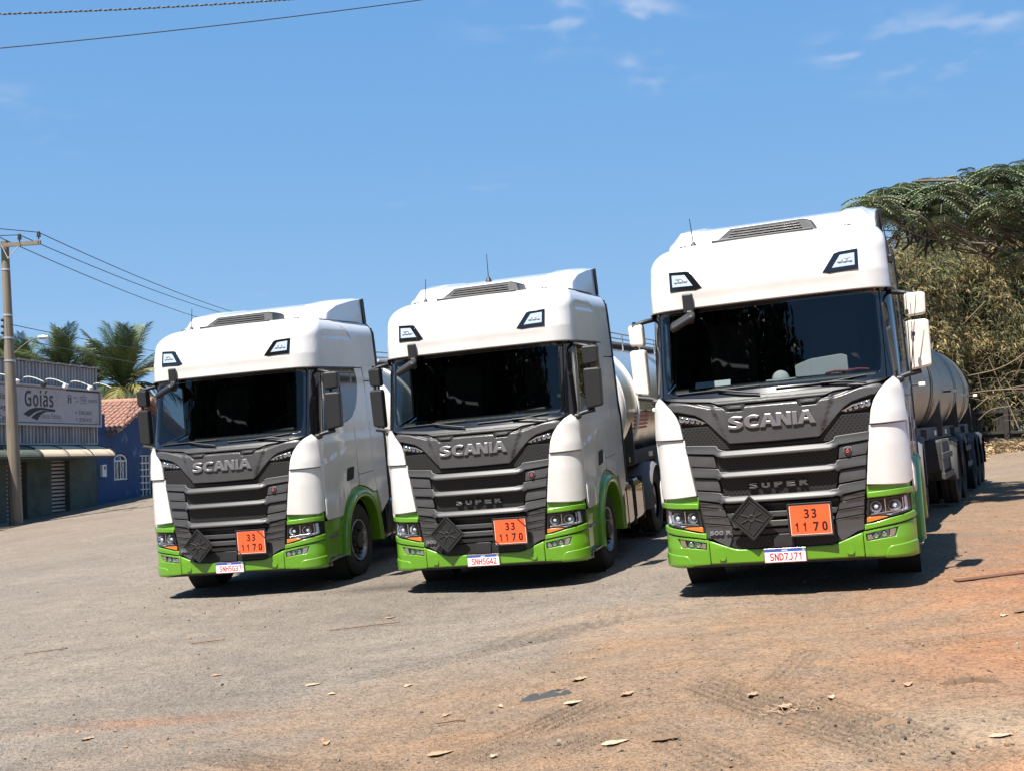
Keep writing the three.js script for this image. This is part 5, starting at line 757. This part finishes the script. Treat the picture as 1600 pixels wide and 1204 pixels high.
  const mb = grp('meter_box', h); mesh('box_body', box(0.28, 0.42, 0.1, 5.93, 1.38, 0.05, 0.01), M.wframe, mb); mesh('box_window', new THREE.CylinderGeometry(0.06, 0.06, 0.02, 16).rotateX(Math.PI / 2).translate(5.95, 1.48, 0.101), M.paneDark, mb);
  // tiled roof: two slopes of barrel tiles
  const rfH = grp('roof', h);
  const slope = (x0, y0, x1, y1) => { const L = Math.hypot(x1 - x0, y1 - y0), a = Math.atan2(y1 - y0, x1 - x0), tl = 0.30, list = []; seed = 31; for (let r = 0; r * tl < L; r++) for (let k = 0; k < 34; k++) { const z = 0.34 - k * 0.19, g = new THREE.CylinderGeometry(0.085, 0.105, tl + 0.06, 7, 1, true, -Math.PI / 2, Math.PI).rotateZ(-Math.PI / 2).rotateX(-Math.PI / 2 + Math.PI / 2); g.rotateY(0); const d = r * tl + tl / 2; g.rotateZ(rr(-0.02, 0.02)); g.translate(0, rr(-0.008, 0.008) + 0.02, rr(-0.008, 0.008)); g.rotateZ(a); g.translate(x0 + Math.cos(a) * d, y0 + Math.sin(a) * d, z); list.push(g); } return list; };
  M.tile = std(C(0.40, 0.20, 0.14), { roughness: 0.9, map: lin(stain([0.33, 0.175, 0.125], [0.17, 0.095, 0.075], 0.9)), side: THREE.DoubleSide }); M.tile.color = C(1, 1, 1);
  tag(mesh('roof_tiles', slope(6.3, 2.7, 8.95, 3.86), M.tile, rfH), null, null, null, 'stuff'); tag(mesh('roof_tiles', slope(12.8, 2.25, 8.95, 3.86), M.tile, rfH), null, null, null, 'stuff');
  mesh('roof_deck', [[6.25, 2.67, 8.95, 3.83], [12.9, 2.2, 8.95, 3.83]].map(([a, b, c, d]) => bar([0, 0, 0], [0, 0, 1], 0.001).scale(0, 0, 0) && extr([[a, b], [c, d], [c, d - 0.06], [a, b - 0.06]], 6.3, 0).translate(0, 0, -6.0)), M.tile, rfH);
  mesh('ridge_tiles', [...Array(17)].map((_, k) => new THREE.CylinderGeometry(0.11, 0.12, 0.4, 8, 1, true).rotateX(Math.PI / 2).translate(8.95, 3.88, 0.2 - k * 0.37)), M.tile, rfH);
  const pv = tag(mesh('pavement', [boxUV(flatBox(-9, 13, -0.9, -0.06, 0.14, 1.5)), boxUV(flatBox(-9, 13, -0.9, -0.1, 1.5, 1.66))], M.pave), null, null, null, 'structure'); place(pv, facM);
}

// ---------- pole, lamp, wires ----------
{
  const b = atPx(25, 822, 35.4), tp = atPx(7, 377, 35.4), at = k => b.clone().lerp(tp, k);
  const p = thing('utility_pole', 'tall weathered pole with wooden crossarm and street lamp before the shop', 'utility pole'); p.position.copy(b);
  const L = q => [q.x - b.x, q.y - b.y, q.z - b.z];
  M.pole = std(C(1, 1, 1), { roughness: 0.95, map: lin(dataTex(512, (u, v) => { const q = 0.75 + 0.5 * (tfbm(u * 2, v * 0.5, 1, 6) - 0.5) - 0.35 * clamp((tfbm(u, v * 0.4, 2, 5) - 0.6) * 6); return [0.30 * q, 0.25 * q, 0.19 * q].map(Math.sqrt); }, false, [2, 1])), bumpMap: grainTex, bumpScale: 0.01 });
  mesh('shaft', (() => { const d = tp.clone().sub(b), n = 24, g = new THREE.CylinderGeometry(0.105, 0.2, d.length() + 0.5, 18, n); g.translate(0, d.length() / 2 - 0.25, 0); const q = g.attributes.position; for (let i = 0; i < q.count; i++) { const k = 1 + 0.06 * fbm(q.getX(i) * 6, q.getY(i) * 0.8, 2, q.getZ(i) * 6); q.setX(i, q.getX(i) * k); q.setZ(i, q.getZ(i) * k); } g.applyQuaternion(new THREE.Quaternion().setFromUnitVectors(V(0, 1, 0), d.clone().normalize())); g.computeVertexNormals(); return g; })(), M.pole, p);
  const ca = atPx(-30, 386, 35.2), cb = atPx(63, 379, 35.2);
  mesh('crossarm', (() => { const m = ca.clone().lerp(cb, 0.5), d = cb.clone().sub(ca), g = new THREE.BoxGeometry(d.length(), 0.11, 0.09); g.applyQuaternion(new THREE.Quaternion().setFromUnitVectors(V(1, 0, 0), d.clone().normalize())); return g.translate(...L(m)); })(), M.pole, p);
  const ins = [atPx(30, 378, 35.2), atPx(60, 374, 35.2), atPx(-5, 380, 35.2)];
  for (const q of ins) mesh('insulator', [bar(L(q), L(q.clone().add(V(0, 0.16, 0))), 0.02), new THREE.CylinderGeometry(0.05, 0.06, 0.1, 10).translate(...L(q.clone().add(V(0, 0.12, 0)))), new THREE.SphereGeometry(0.05, 10, 6).translate(...L(q.clone().add(V(0, 0.19, 0))))], M.steelDark, p);
  mesh('brace', [bar(L(atPx(12, 404, 35.1)), L(atPx(30, 383, 35.1)), 0.015), bar(L(atPx(12, 404, 35.1)), L(atPx(2, 384, 35.1)), 0.015)], M.rail, p);
  mesh('pole_band', [0.66, 0.74, 0.9, 0.58].map(k => new THREE.CylinderGeometry(lerp(0.2, 0.105, k) + 0.008, lerp(0.2, 0.105, k) + 0.008, 0.05, 16).translate(...L(at(k)))), M.rail, p);
  mesh('insulator', [500, 510, 520, 531].map(y => new THREE.SphereGeometry(0.05, 10, 6).translate(...L(atPx(3, y, 35.3)))), M.steelDark, p);
  const lp = grp('street_lamp', p); const la = atPx(18, 556, 35.4), lb = atPx(64, 527, 35.2);
  mesh('lamp_arm', tube([L(la), L(atPx(34, 541, 35.35)), L(atPx(50, 530, 35.3)), L(lb)], 0.014, 12, 6), M.pole, lp);
  mesh('lamp_head', new THREE.SphereGeometry(0.13, 16, 10).scale(1.25, 0.5, 0.9).translate(...L(atPx(67, 527, 35.2))), M.wframe, lp);
  const wire = (a, c, sag, r, label, grpName) => { const o = tag(mesh('overhead_wire', (() => { const pts = []; for (let k = 0; k <= 14; k++) { const t = k / 14, q = a.clone().lerp(c, t); q.y -= sag * 4 * t * (1 - t); pts.push(q.toArray()); } return tube(pts, r, 40, 5); })(), M.black), label, 'wire', grpName); return o; };
  const up = V(0, 0.2, 0), G = 'overhead wires';
  wire(ins[1].clone().add(up), atPx(372, 490, 62), 0.15, 0.014, 'thin wire leaving the outer insulator of the crossarm, highest of three toward the lorries', G);
  wire(ins[0].clone().add(up), atPx(350, 490, 62), 0.15, 0.014, 'thin wire leaving the inner insulator of the crossarm, middle of three toward the lorries', G);
  wire(ins[2].clone().add(up), atPx(322, 500, 62), 0.15, 0.014, 'thin wire from the hidden crossarm end, lowest of three toward the lorries', G);
  wire(ins[1].clone().add(up), atPx(-60, 352, 33), 0, 0.012, 'short wire from the outer insulator to the frame edge, upper one', G);
  wire(ins[0].clone().add(up), atPx(-60, 371, 33), 0, 0.012, 'short wire from the inner insulator to the frame edge, lower one', G);
  wire(atPx(16, 507, 35.3), atPx(330, 560, 60), 0.1, 0.012, 'low service wire crossing before the palms from the pole', G);
  wire(atPx(16, 526, 35.3), atPx(330, 585, 60), 0.1, 0.012, 'lowest service wire crossing the palm crowns from the pole', G);
  M.strand = std(C(0.16, 0.17, 0.18), { roughness: 0.6 });
  { // near wires high in the sky
    const a = atPx(-120, 25, 19), c = atPx(760, -28, 22), n = 400;
    const strand = ph => { const pts = []; for (let k = 0; k <= n; k++) { const t = k / n, q = a.clone().lerp(c, t); q.y -= 0.10 * 4 * t * (1 - t); const w = t * 380 + ph; q.y += 0.009 * Math.sin(w); q.z += 0.009 * Math.cos(w); pts.push(q); } return new THREE.TubeGeometry(new THREE.CatmullRomCurve3(pts), n * 3, 0.0085, 5); };
    const g = thing('twisted_cable', 'twisted pale and dark cable crossing the sky in the upper corner', 'cable'); mesh('dark_strand', strand(0), M.black, g); mesh('pale_strand', strand(Math.PI), M.strand, g);
    const o = wire(atPx(-120, 86, 19), atPx(1000, -52, 23), 0.12, 0.009, 'plain black wire crossing the sky just below the twisted cable', G);
  }
}

// ---------- palms ----------
seed = 2024;
function frondGeo(len, droop, sd) {                  // along +x, rachis arching, leaflets hanging from both sides
  const sv = seed; seed = sd; const pos = [], idx = []; const rach = t => V(len * (t - 0.12 * droop * t * t), len * (0.35 * t - droop * 0.62 * t * t), 0);
  const quad = (a, b, c, d) => { const k = pos.length / 3; for (const p of [a, b, c, d]) pos.push(p.x, p.y, p.z); idx.push(k, k + 1, k + 2, k, k + 2, k + 3); };
  for (let i = 0; i < 14; i++) { const a = rach(i / 14), b = rach((i + 1) / 14), w = 0.05 * (1 - i / 15); quad(a.clone().add(V(0, 0, w)), b.clone().add(V(0, 0, w * 0.9)), b.clone().add(V(0, 0, -w * 0.9)), a.clone().add(V(0, 0, -w))); quad(a.clone().add(V(0, w, 0)), b.clone().add(V(0, w * 0.9, 0)), b.clone().add(V(0, -w * 0.9, 0)), a.clone().add(V(0, -w, 0))); }
  for (let i = 4; i < 46; i++) for (const s of [-1, 1]) { const t = i / 46, p = rach(t), q = rach(Math.min(1, t + 0.03)).sub(p).normalize(), L = len * (0.08 + 0.21 * Math.sin(Math.PI * (0.15 + t * 0.8))) * rr(0.85, 1.15), hang = rr(0.25, 0.6) * (0.4 + droop); const tip = p.clone().add(V(q.x * L * 0.75, q.y * L * 0.75 - L * hang * 0.8, s * L * 0.72)), md = p.clone().lerp(tip, 0.5).add(V(0, L * 0.12, 0)); const w = q.clone().multiplyScalar(0.034); quad(p.clone().sub(w), p.clone().add(w), md.clone().add(w), md.clone().sub(w)); quad(md.clone().sub(w), md.clone().add(w), tip, tip); }
  seed = sv; const g = new THREE.BufferGeometry(); g.setAttribute('position', new THREE.Float32BufferAttribute(pos, 3)); g.setAttribute('uv', new THREE.Float32BufferAttribute(new Float32Array(pos.length / 3 * 2), 2)); g.setIndex(idx); g.computeVertexNormals(); return g;
}
const fronds = [frondGeo(4.2, 0.25, 5), frondGeo(4.4, 0.55, 6), frondGeo(4.2, 0.95, 7), frondGeo(3.6, 1.35, 8)];
const leafM = (r, g, b, o = {}) => phy(C(r, g, b), { roughness: 0.55, side: THREE.DoubleSide, ...o });
M.frond = leafM(0.062, 0.09, 0.022); M.frondDark = leafM(0.03, 0.055, 0.018); M.frondDry = leafM(0.27, 0.195, 0.085); M.frondYel = leafM(0.17, 0.155, 0.045);
M.bark = std(C(0.16, 0.125, 0.09), { roughness: 0.95, map: grainTex });
function palm(label, crown, sc, n, dryShare, gy) {
  const t = thing('palm_tree', label, 'palm tree', null); t.position.set(crown.x, gy, crown.z); const H = crown.y - gy;
  mesh('trunk', tube([[0.3, 0, 0.1], [0.15, H * 0.35, 0], [0, H * 0.7, 0], [0, H, 0]], 0.17, 24, 10), M.bark, t);
  for (let k = 0; k < n; k++) { const f = k / n, el = f < 0.25 ? rr(0.95, 1.35) : f < 0.6 ? rr(0.35, 0.95) : rr(-0.4, 0.25), v = f < 0.3 ? 0 : f < 0.55 ? 1 : f < 0.82 ? 2 : 3; const dry = f > 1 - dryShare; const m = mesh('frond', fronds[v], dry ? (rnd() < 0.6 ? M.frondDry : M.frondYel) : rnd() < 0.55 ? M.frondDark : rnd() < 0.8 ? M.frond : M.frondYel, t); m.position.set(0, H, 0); m.rotation.set(rr(-0.3, 0.3), k * 2.39996 + rr(-0.2, 0.2), el, 'YZX'); m.scale.setScalar(sc * rr(0.8, 1.12)); }
  mesh('dead_skirt', [...Array(26)].map(() => { const a = rr(0, 6.28), L = rr(0.5, 1.3) * sc; return bar([0.1 * Math.cos(a), H - 0.1, 0.1 * Math.sin(a)], [0.55 * Math.cos(a) * L, H - 0.15 - L, 0.55 * Math.sin(a) * L], 0.04, 0.015, 4); }), M.frondDry, t);
}
palm('tall coconut palm with dry brown lower fronds above the blue house', atPx(191, 606, 62), 0.74, 46, 0.28, 0.6);
palm('dark green coconut palm behind the middle of the shop roof', atPx(98, 590, 66), 0.64, 40, 0.12, 0.6);
palm('yellowish palm behind the shop roof just beyond the pole', atPx(38, 590, 68), 0.56, 32, 0.3, 0.6);
palm('small palm peeking over the shop roof between pole and frame edge', atPx(0, 586, 70), 0.55, 30, 0.2, 0.6);
palm('lower dry palm crown between the two tallest palms', atPx(150, 604, 74), 0.62, 34, 0.5, 0.6);

// ---------- dry thicket, feathery tree, fence on the right ----------
seed = 808;
function sprayGeo(n, L, w, spread, sd) { const sv = seed; seed = sd; const pos = [], nor = [], idx = []; for (let k = 0; k < n; k++) { const a = rr(0, 6.28), e = rr(-1.3, 0.8), d = V(Math.cos(a) * Math.cos(e), Math.sin(e), Math.sin(a) * Math.cos(e)), b = V(rr(-1, 1), rr(-1, 1), rr(-1, 1)).multiplyScalar(spread), l = L * rr(0.6, 1.3), s = V(rr(-1, 1), rr(-0.4, 0.4), rr(-1, 1)).cross(d).normalize().multiplyScalar(w * rr(0.6, 1.3)); const m = b.clone().addScaledVector(d, l * 0.5).add(V(0, l * 0.06, 0)), t = b.clone().addScaledVector(d, l).add(V(0, -l * 0.22, 0)), i = pos.length / 3; for (const p of [b, m.clone().add(s), m.clone().sub(s), t]) pos.push(p.x, p.y, p.z); idx.push(i, i + 1, i + 2, i + 1, i + 3, i + 2); } seed = sv; const g = new THREE.BufferGeometry(); g.setAttribute('position', new THREE.Float32BufferAttribute(pos, 3)); g.setIndex(idx); g.computeVertexNormals(); return g; }
function instanced(name, geo, mat, items, parent) { const im = new THREE.InstancedMesh(geo, mat, items.length), m = new THREE.Matrix4(), q = new THREE.Quaternion(); items.forEach((it, k) => { m.compose(it.p, it.q || q.setFromEuler(new THREE.Euler(rr(-0.5, 0.5), rr(0, 6.28), rr(-0.5, 0.5))), V(it.s, it.s, it.s)); im.setMatrixAt(k, m); im.setColorAt(k, it.c); }); im.name = name; im.castShadow = im.receiveShadow = true; parent.add(im); tag(im, null, null, null, 'stuff'); return im; }
M.blade = phy(C(1, 1, 1), { roughness: 0.6, side: THREE.DoubleSide });
M.leaf = phy(C(1, 1, 1), { roughness: 0.9, side: THREE.DoubleSide, transmission: 0.25, thickness: 0 });
M.twig = std(C(0.15, 0.112, 0.07), { roughness: 0.95 });
M.twigDark = std(C(0.05, 0.038, 0.028), { roughness: 0.95 });
{
  const th = tag(thing('dry_thicket'), 'dense mass of dry yellow-green bamboo and brush behind the largest lorry', null, null, 'stuff');
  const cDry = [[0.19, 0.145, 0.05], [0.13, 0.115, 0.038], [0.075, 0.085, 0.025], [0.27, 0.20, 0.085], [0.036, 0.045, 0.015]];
  const gy = (x, z) => { const q = V(x, 0, z).applyMatrix4(Mg.clone().invert()); return onYard(q.x, q.z).y; };
  const items = [], A = atPx(1385, 600, 40), B = atPx(1760, 560, 41); // front of the mass
  for (let k = 0; k < 30000; k++) {
    const u = rnd(), v = rnd(), t = Math.pow(rnd(), 1.8); const x = lerp(9.0, 24, u) + t * 1.0, z = -38.6 - 0.12 * (x - 10) - 3.0 * sstep(13.6, 15.2, x) - t * 4.6; const g0 = gy(x, z);
    const top = 6.7 + 1.3 * fbm(x * 0.35, 2.2, 3) * 2 + 0.05 * (x - 12) + 1.0 * sstep(0, 1, t) - 0.8 * sstep(20, 24, x); const y = g0 + 0.45 + (top - 0.45) * Math.pow(v, 0.9);
    const bump = fbm(x * 0.7, y * 0.7, 3, z * 0.5); if (bump < -0.10 && rnd() < 0.85) continue;
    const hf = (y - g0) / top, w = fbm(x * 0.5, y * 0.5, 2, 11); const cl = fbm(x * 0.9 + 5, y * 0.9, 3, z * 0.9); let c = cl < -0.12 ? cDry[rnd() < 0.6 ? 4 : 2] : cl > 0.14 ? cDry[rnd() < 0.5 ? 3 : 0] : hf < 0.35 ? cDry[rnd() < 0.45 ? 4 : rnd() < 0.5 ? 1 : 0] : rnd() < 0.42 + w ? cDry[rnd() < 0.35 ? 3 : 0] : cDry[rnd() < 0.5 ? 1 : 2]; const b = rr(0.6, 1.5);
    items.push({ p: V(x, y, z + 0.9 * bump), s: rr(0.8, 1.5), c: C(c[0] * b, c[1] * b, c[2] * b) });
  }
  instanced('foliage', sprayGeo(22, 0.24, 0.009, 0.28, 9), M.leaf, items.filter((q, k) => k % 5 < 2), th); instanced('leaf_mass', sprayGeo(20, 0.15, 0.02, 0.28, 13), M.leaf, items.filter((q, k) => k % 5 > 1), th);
  mesh('culm', [...Array(110)].map(() => { const x = rr(9, 24), z = -38.9 - 0.12 * (x - 10) - 3.0 * sstep(13.6, 15.2, x) - rr(0.2, 4), g0 = gy(x, z), h = rr(4.5, 8), l = rr(-1.4, 1.4); return tube([[x, g0, z], [x + l * 0.2, g0 + h * 0.4, z], [x + l * 0.6, g0 + h * 0.75, z + 0.3], [x + l * 1.4, g0 + h * 0.98, z + 0.9]], 0.024, 10, 4); }), M.twig, th);
  // tangle of bare branches in front, low
  const bt = tag(thing('bare_brush'), 'tangle of bare pale branches at the foot of the thicket', null, null, 'stuff');
  mesh('branch', [...Array(60)].map(() => { const px = rr(1490, 1700), py = rr(560, 660), D = rr(39.8, 41.2), a = atPx(px, py, D), an = rr(-0.5, 3.6), L = rr(0.5, 2.0); return tube([a.toArray(), a.clone().add(V(Math.cos(an) * L * 0.5, Math.sin(an) * L * 0.35 + 0.12, rr(-0.3, 0.3))).toArray(), a.clone().add(V(Math.cos(an) * L, Math.sin(an) * L * 0.5, rr(-0.4, 0.4))).toArray()], rr(0.005, 0.012), 8, 4); }), M.twig, bt);
  mesh('long_branch', [[[1500, 590], [1570, 572], [1640, 520]], [[1570, 590], [1590, 620], [1625, 660]], [[1490, 618], [1545, 610], [1620, 606]], [[1520, 640], [1560, 612], [1640, 596]], [[1530, 655], [1548, 640], [1580, 634]], [[1545, 560], [1580, 640], [1592, 668]]].map(l => tube(l.map(([x, y], k) => atPx(x, y, 39.8 - k * 0.2).toArray()), 0.02, 14, 5)), M.twig, bt);
  // dry bank of leaves at its foot
  const bank = [], seedB = seed; for (let k = 0; k < 2600; k++) { const x = rr(10, 24), z = -36.4 - 0.1 * (x - 10) - 2.4 * sstep(13.6, 15.2, x) - rr(0, 3.0) * rnd() - 0.2; const q = V(x, 0, z).applyMatrix4(Mg.clone().invert()); const w = onYard(q.x, q.z, 0.03); const b = rr(0.6, 1.2), c = rnd() < 0.6 ? [0.36, 0.25, 0.13] : [0.24, 0.16, 0.09]; bank.push({ p: w, s: rr(0.5, 1.0), c: C(c[0] * b, c[1] * b, c[2] * b) }); }
  const lb = tag(thing('leaf_litter'), 'dry straw and leaf litter along the foot of the thicket', null, null, 'stuff'); instanced('litter', sprayGeo(8, 0.3, 0.03, 0.2, 3), M.blade, bank, lb);
  // dark board fence under the thicket
  const fe = thing('board_fence', 'dark weathered board fence with gaps below the thicket at the frame edge', 'fence'); const f0 = atPx(1525, 692, 41.5), f1 = atPx(1760, 684, 41.2); fe.position.copy(f0); const d = f1.clone().sub(f0); fe.rotation.y = Math.atan2(-d.z, d.x); const W = d.length(); seed = 64;
  M.board = std(C(0.035, 0.03, 0.026), { roughness: 0.95, map: grainTex });
  for (let k = 0, x = -2.5; x < W; k++) { const w = rr(0.17, 0.26), gap = Math.abs(x - 0.42) < 0.22 || (x > 1.15 && x < 1.75); if (gap) { mesh('board', box(w, 0.42, 0.03, x + w / 2, 0.16, 0, 0.004), M.board, fe); } else mesh('board', box(w, rr(1.12, 1.3), 0.03, x + w / 2, 0.56, rr(-0.01, 0.01), 0.004, 0, 0, rr(-0.015, 0.015)), M.board, fe); x += w + 0.015; }
  mesh('rail', [box(W + 2.5, 0.09, 0.05, W / 2 - 1.25, 0.32, 0.05), box(W + 2.5, 0.09, 0.05, W / 2 - 1.25, 1.02, 0.05)], M.board, fe);
  for (const x of [-2.4, -0.4, 1.0, 2.9, 4.8]) mesh('post', box(0.13, 1.5, 0.13, x, 0.6, 0.12, 0.01), M.board, fe);
}
{
  const root = (() => { const q = atPx(1720, 700, 21); const y = V(q.x, 0, q.z).applyMatrix4(Mg.clone().invert()); return onYard(y.x, y.z); })();
  const t = thing('feathery_tree', 'spreading tree with drooping feathery leaves and hanging dark pods above the thicket', 'tree'); t.position.copy(root);
  const Lc = v => [v.x - root.x, v.y - root.y, v.z - root.z], R = (px, py, D) => Lc(atPx(px, py, D)); seed = 91;
  M.acBark = std(C(0.13, 0.105, 0.08), { roughness: 0.95, map: grainTex });
  const fork = [0.15, 3.2, 0.1];
  mesh('trunk', (() => { const g = new THREE.CylinderGeometry(0.17, 0.27, 3.6, 14, 8); g.translate(0, 1.6, 0); const q = g.attributes.position; for (let i = 0; i < q.count; i++) q.setX(i, q.getX(i) + 0.1 * Math.sin(q.getY(i) * 0.9)); g.computeVertexNormals(); return g; })(), M.acBark, t);
  const limbs = [[fork, R(1600, 366, 21.5), R(1520, 355, 21.8), R(1440, 345, 22.2), R(1400, 330, 22.5)], [fork, R(1640, 330, 21), R(1560, 300, 21.5), R(1480, 285, 22), R(1420, 290, 22.3)], [fork, R(1660, 300, 22), R(1600, 270, 23), R(1540, 262, 23.5)], [fork, R(1650, 380, 20), R(1560, 372, 20.4), R(1500, 356, 20.8), R(1450, 352, 21)], [fork, R(1760, 330, 22), R(1850, 280, 22.5)], [fork, R(1720, 320, 23.5), R(1690, 260, 24.5)], [fork, R(1800, 350, 20), R(1900, 330, 19.5)], [fork, R(1600, 340, 23), R(1500, 320, 24), R(1395, 318, 24.5)]];
  const subs = [];
  limbs.forEach((l, k) => { for (let q = 1; q < l.length; q++) { l[q][0] += rr(-0.15, 0.15); l[q][1] += rr(-0.05, 0.2); l[q][2] += rr(-0.2, 0.2); } mesh('limb', tube(l, 0.026, 24, 7), M.acBark, t); });
  const umb = [];
  // crown: flat sprays of drooping compound leaves in layers
  const items = [], pods = []; seed = 417;
  const top = px => lut([[1320, 330], [1350, 312], [1400, 290], [1480, 271], [1550, 260], [1620, 254], [1760, 246]], px), bot = px => lut([[1320, 330], [1360, 345], [1420, 365], [1480, 385], [1560, 410], [1700, 430]], px);
  const clusters = []; for (let k = 0; k < 230; k++) { const px = rr(1362, 1800), f = Math.pow(rnd(), 1.3), py = lerp(top(px) + 6, bot(px) - 14, f); if (px < 1460 && f > 0.5 && rnd() < 0.5) continue; if (fbm(px * 0.018, py * 0.05, 2, 31) < -0.02 && rnd() < 0.8) continue; clusters.push([px, py, rr(19.5, 25)]); }
  for (const [px, py, D] of clusters) { const c = atPx(px, py, D); const n = 20; subs.push(tube([Lc(c), Lc(c.clone().add(V(rr(0.3, 0.7), -rr(0.2, 0.45), rr(-0.3, 0.3)))), Lc(c.clone().add(V(rr(0.8, 1.5), -rr(0.4, 0.8), rr(-0.5, 0.5))))], 0.016, 8, 4)); for (let q = 0; q < n; q++) { const a = rr(0, 6.28), e = rr(-0.3, 0.25); const Q = new THREE.Quaternion().setFromEuler(new THREE.Euler(0, a, e, 'YXZ')); const b = rr(0.6, 1.25), y = rnd(); items.push({ p: V(...Lc(c)).add(V(rr(-0.15, 0.15), rr(-0.08, 0.08), rr(-0.15, 0.15))), q: Q, s: rr(0.7, 1.15), c: y < 0.6 ? C(0.07 * b, 0.105 * b, 0.036 * b) : y < 0.9 ? C(0.10 * b, 0.125 * b, 0.044 * b) : C(0.11 * b, 0.105 * b, 0.045 * b) }); } }
  // one compound leaf: rachis with paired pinnae, each a row of tiny leaflets
  const leaf = (() => { const pos = [], idx = []; const L = 0.48; const sag = t => V(L * t, 0.10 * t - 0.26 * t * t, 0); const quad = (a, b, c, d) => { const k = pos.length / 3; for (const p of [a, b, c, d]) pos.push(p.x, p.y, p.z); idx.push(k, k + 1, k + 2, k, k + 2, k + 3); }; for (let i = 0; i < 6; i++) { const a = sag(i / 6), b = sag((i + 1) / 6); quad(a.clone().add(V(0, 0, 0.005)), b.clone().add(V(0, 0, 0.005)), b.clone().add(V(0, 0, -0.005)), a.clone().add(V(0, 0, -0.005))); } for (let i = 1; i < 10; i++) for (const s of [-1, 1]) { const p = sag(i / 10), pl = 0.15 * Math.sin(Math.PI * (0.2 + 0.7 * i / 10)); const tip = p.clone().add(V(0.07, -0.05, s * pl)), md = p.clone().lerp(tip, 0.5).add(V(0, 0.012, 0)); quad(p.clone(), md.clone().add(V(0.021, 0, 0)), tip, md.clone().add(V(-0.021, 0, 0))); } const g = new THREE.BufferGeometry(); g.setAttribute('position', new THREE.Float32BufferAttribute(pos, 3)); g.setIndex(idx); g.computeVertexNormals(); return g; })();
  const crown = grp('crown', t); instanced('foliage', leaf, M.leaf, items, crown);
  mesh('twig', subs, M.acBark, t);
  mesh('twig', [...Array(16)].map(() => { const px = rr(1412, 1540), py = rr(335, 385), D = rr(20.5, 22.5), a = atPx(px, py, D), an = rr(2.4, 4.1); const L = rr(0.5, 1.3); return tube([Lc(a), Lc(a.clone().add(V(-L * 0.5, rr(-0.12, 0.16), 0.1))), Lc(a.clone().add(V(-L, rr(-0.3, 0.25), 0.2)))], rr(0.006, 0.014), 8, 4); }), M.twigDark, t);
  tag(mesh('pod', [...Array(30)].map(() => { const px = rr(1400, 1560), py = rr(330, 372), D = rr(20.5, 22.5), a = V(...R(px, py, D)), L = rr(0.2, 0.45); return tube([a.toArray(), a.clone().add(V(rr(-0.05, 0.05), -L * 0.5, rr(-0.03, 0.03))).toArray(), a.clone().add(V(rr(-0.16, 0.06), -L, rr(-0.05, 0.05))).toArray()], 0.022, 6, 5); }), M.twigDark, t), null, null, null, 'stuff');
}

// ---------- trees of the yard's near side: they stand behind the viewer and show as dark reflections in the windscreens ----------
{
  seed = 3113; const clump = sprayGeo(14, 0.55, 0.11, 0.55, 21);
  const spots = [[-20.5, -1, 17, 4.6, 'broad dark tree farthest along the yard, mirrored in the windscreen by the blue house'], [-14.2, 3.2, 18, 4.0, 'tall dark tree mirrored in the middle windscreen of the row'], [-9.8, 9.2, 17, 5.2, 'thick dark tree mirrored in the largest windscreen'], [-2, 13, 13, 5, 'rounded dark tree behind the viewer, last of the mirrored row']];
  for (const [x, z, h, r, label] of spots) {
    const b = onYard(x, z), t = thing('shade_tree', label, 'tree'); t.position.copy(b);
    mesh('trunk', tube([[0, -0.2, 0], [0.1, h * 0.2, 0.05], [0, h * 0.45, 0.1]], 0.24, 12, 9), M.acBark, t);
    mesh('limb', [0, 1, 2, 3, 4].map(k => { const a = k * 1.26 + x; return tube([[0, h * 0.3, 0], [Math.cos(a) * r * 0.35, h * 0.52, Math.sin(a) * r * 0.35], [Math.cos(a) * r * 0.7, h * 0.72, Math.sin(a) * r * 0.7]], 0.09, 8, 6); }), M.acBark, t);
    const items = []; for (let k = 0; k < 3600; k++) { const a = rr(0, 6.28), e = Math.asin(rr(-1, 1)), q = Math.pow(rnd(), 0.6), p = V(Math.cos(a) * Math.cos(e) * r * q, h * 0.58 + Math.sin(e) * h * 0.42 * q, Math.sin(a) * Math.cos(e) * r * q); if (fbm(p.x * 0.4 + x, p.y * 0.4, 2, p.z * 0.4) < -0.06) continue; const c = rr(0.6, 1.2); items.push({ p, s: rr(0.8, 1.5), c: C(0.04 * c, 0.06 * c, 0.02 * c) }); }
    instanced('foliage', clump, M.blade, items, grp('crown', t));
  }
}

renderer.render(scene, camera);
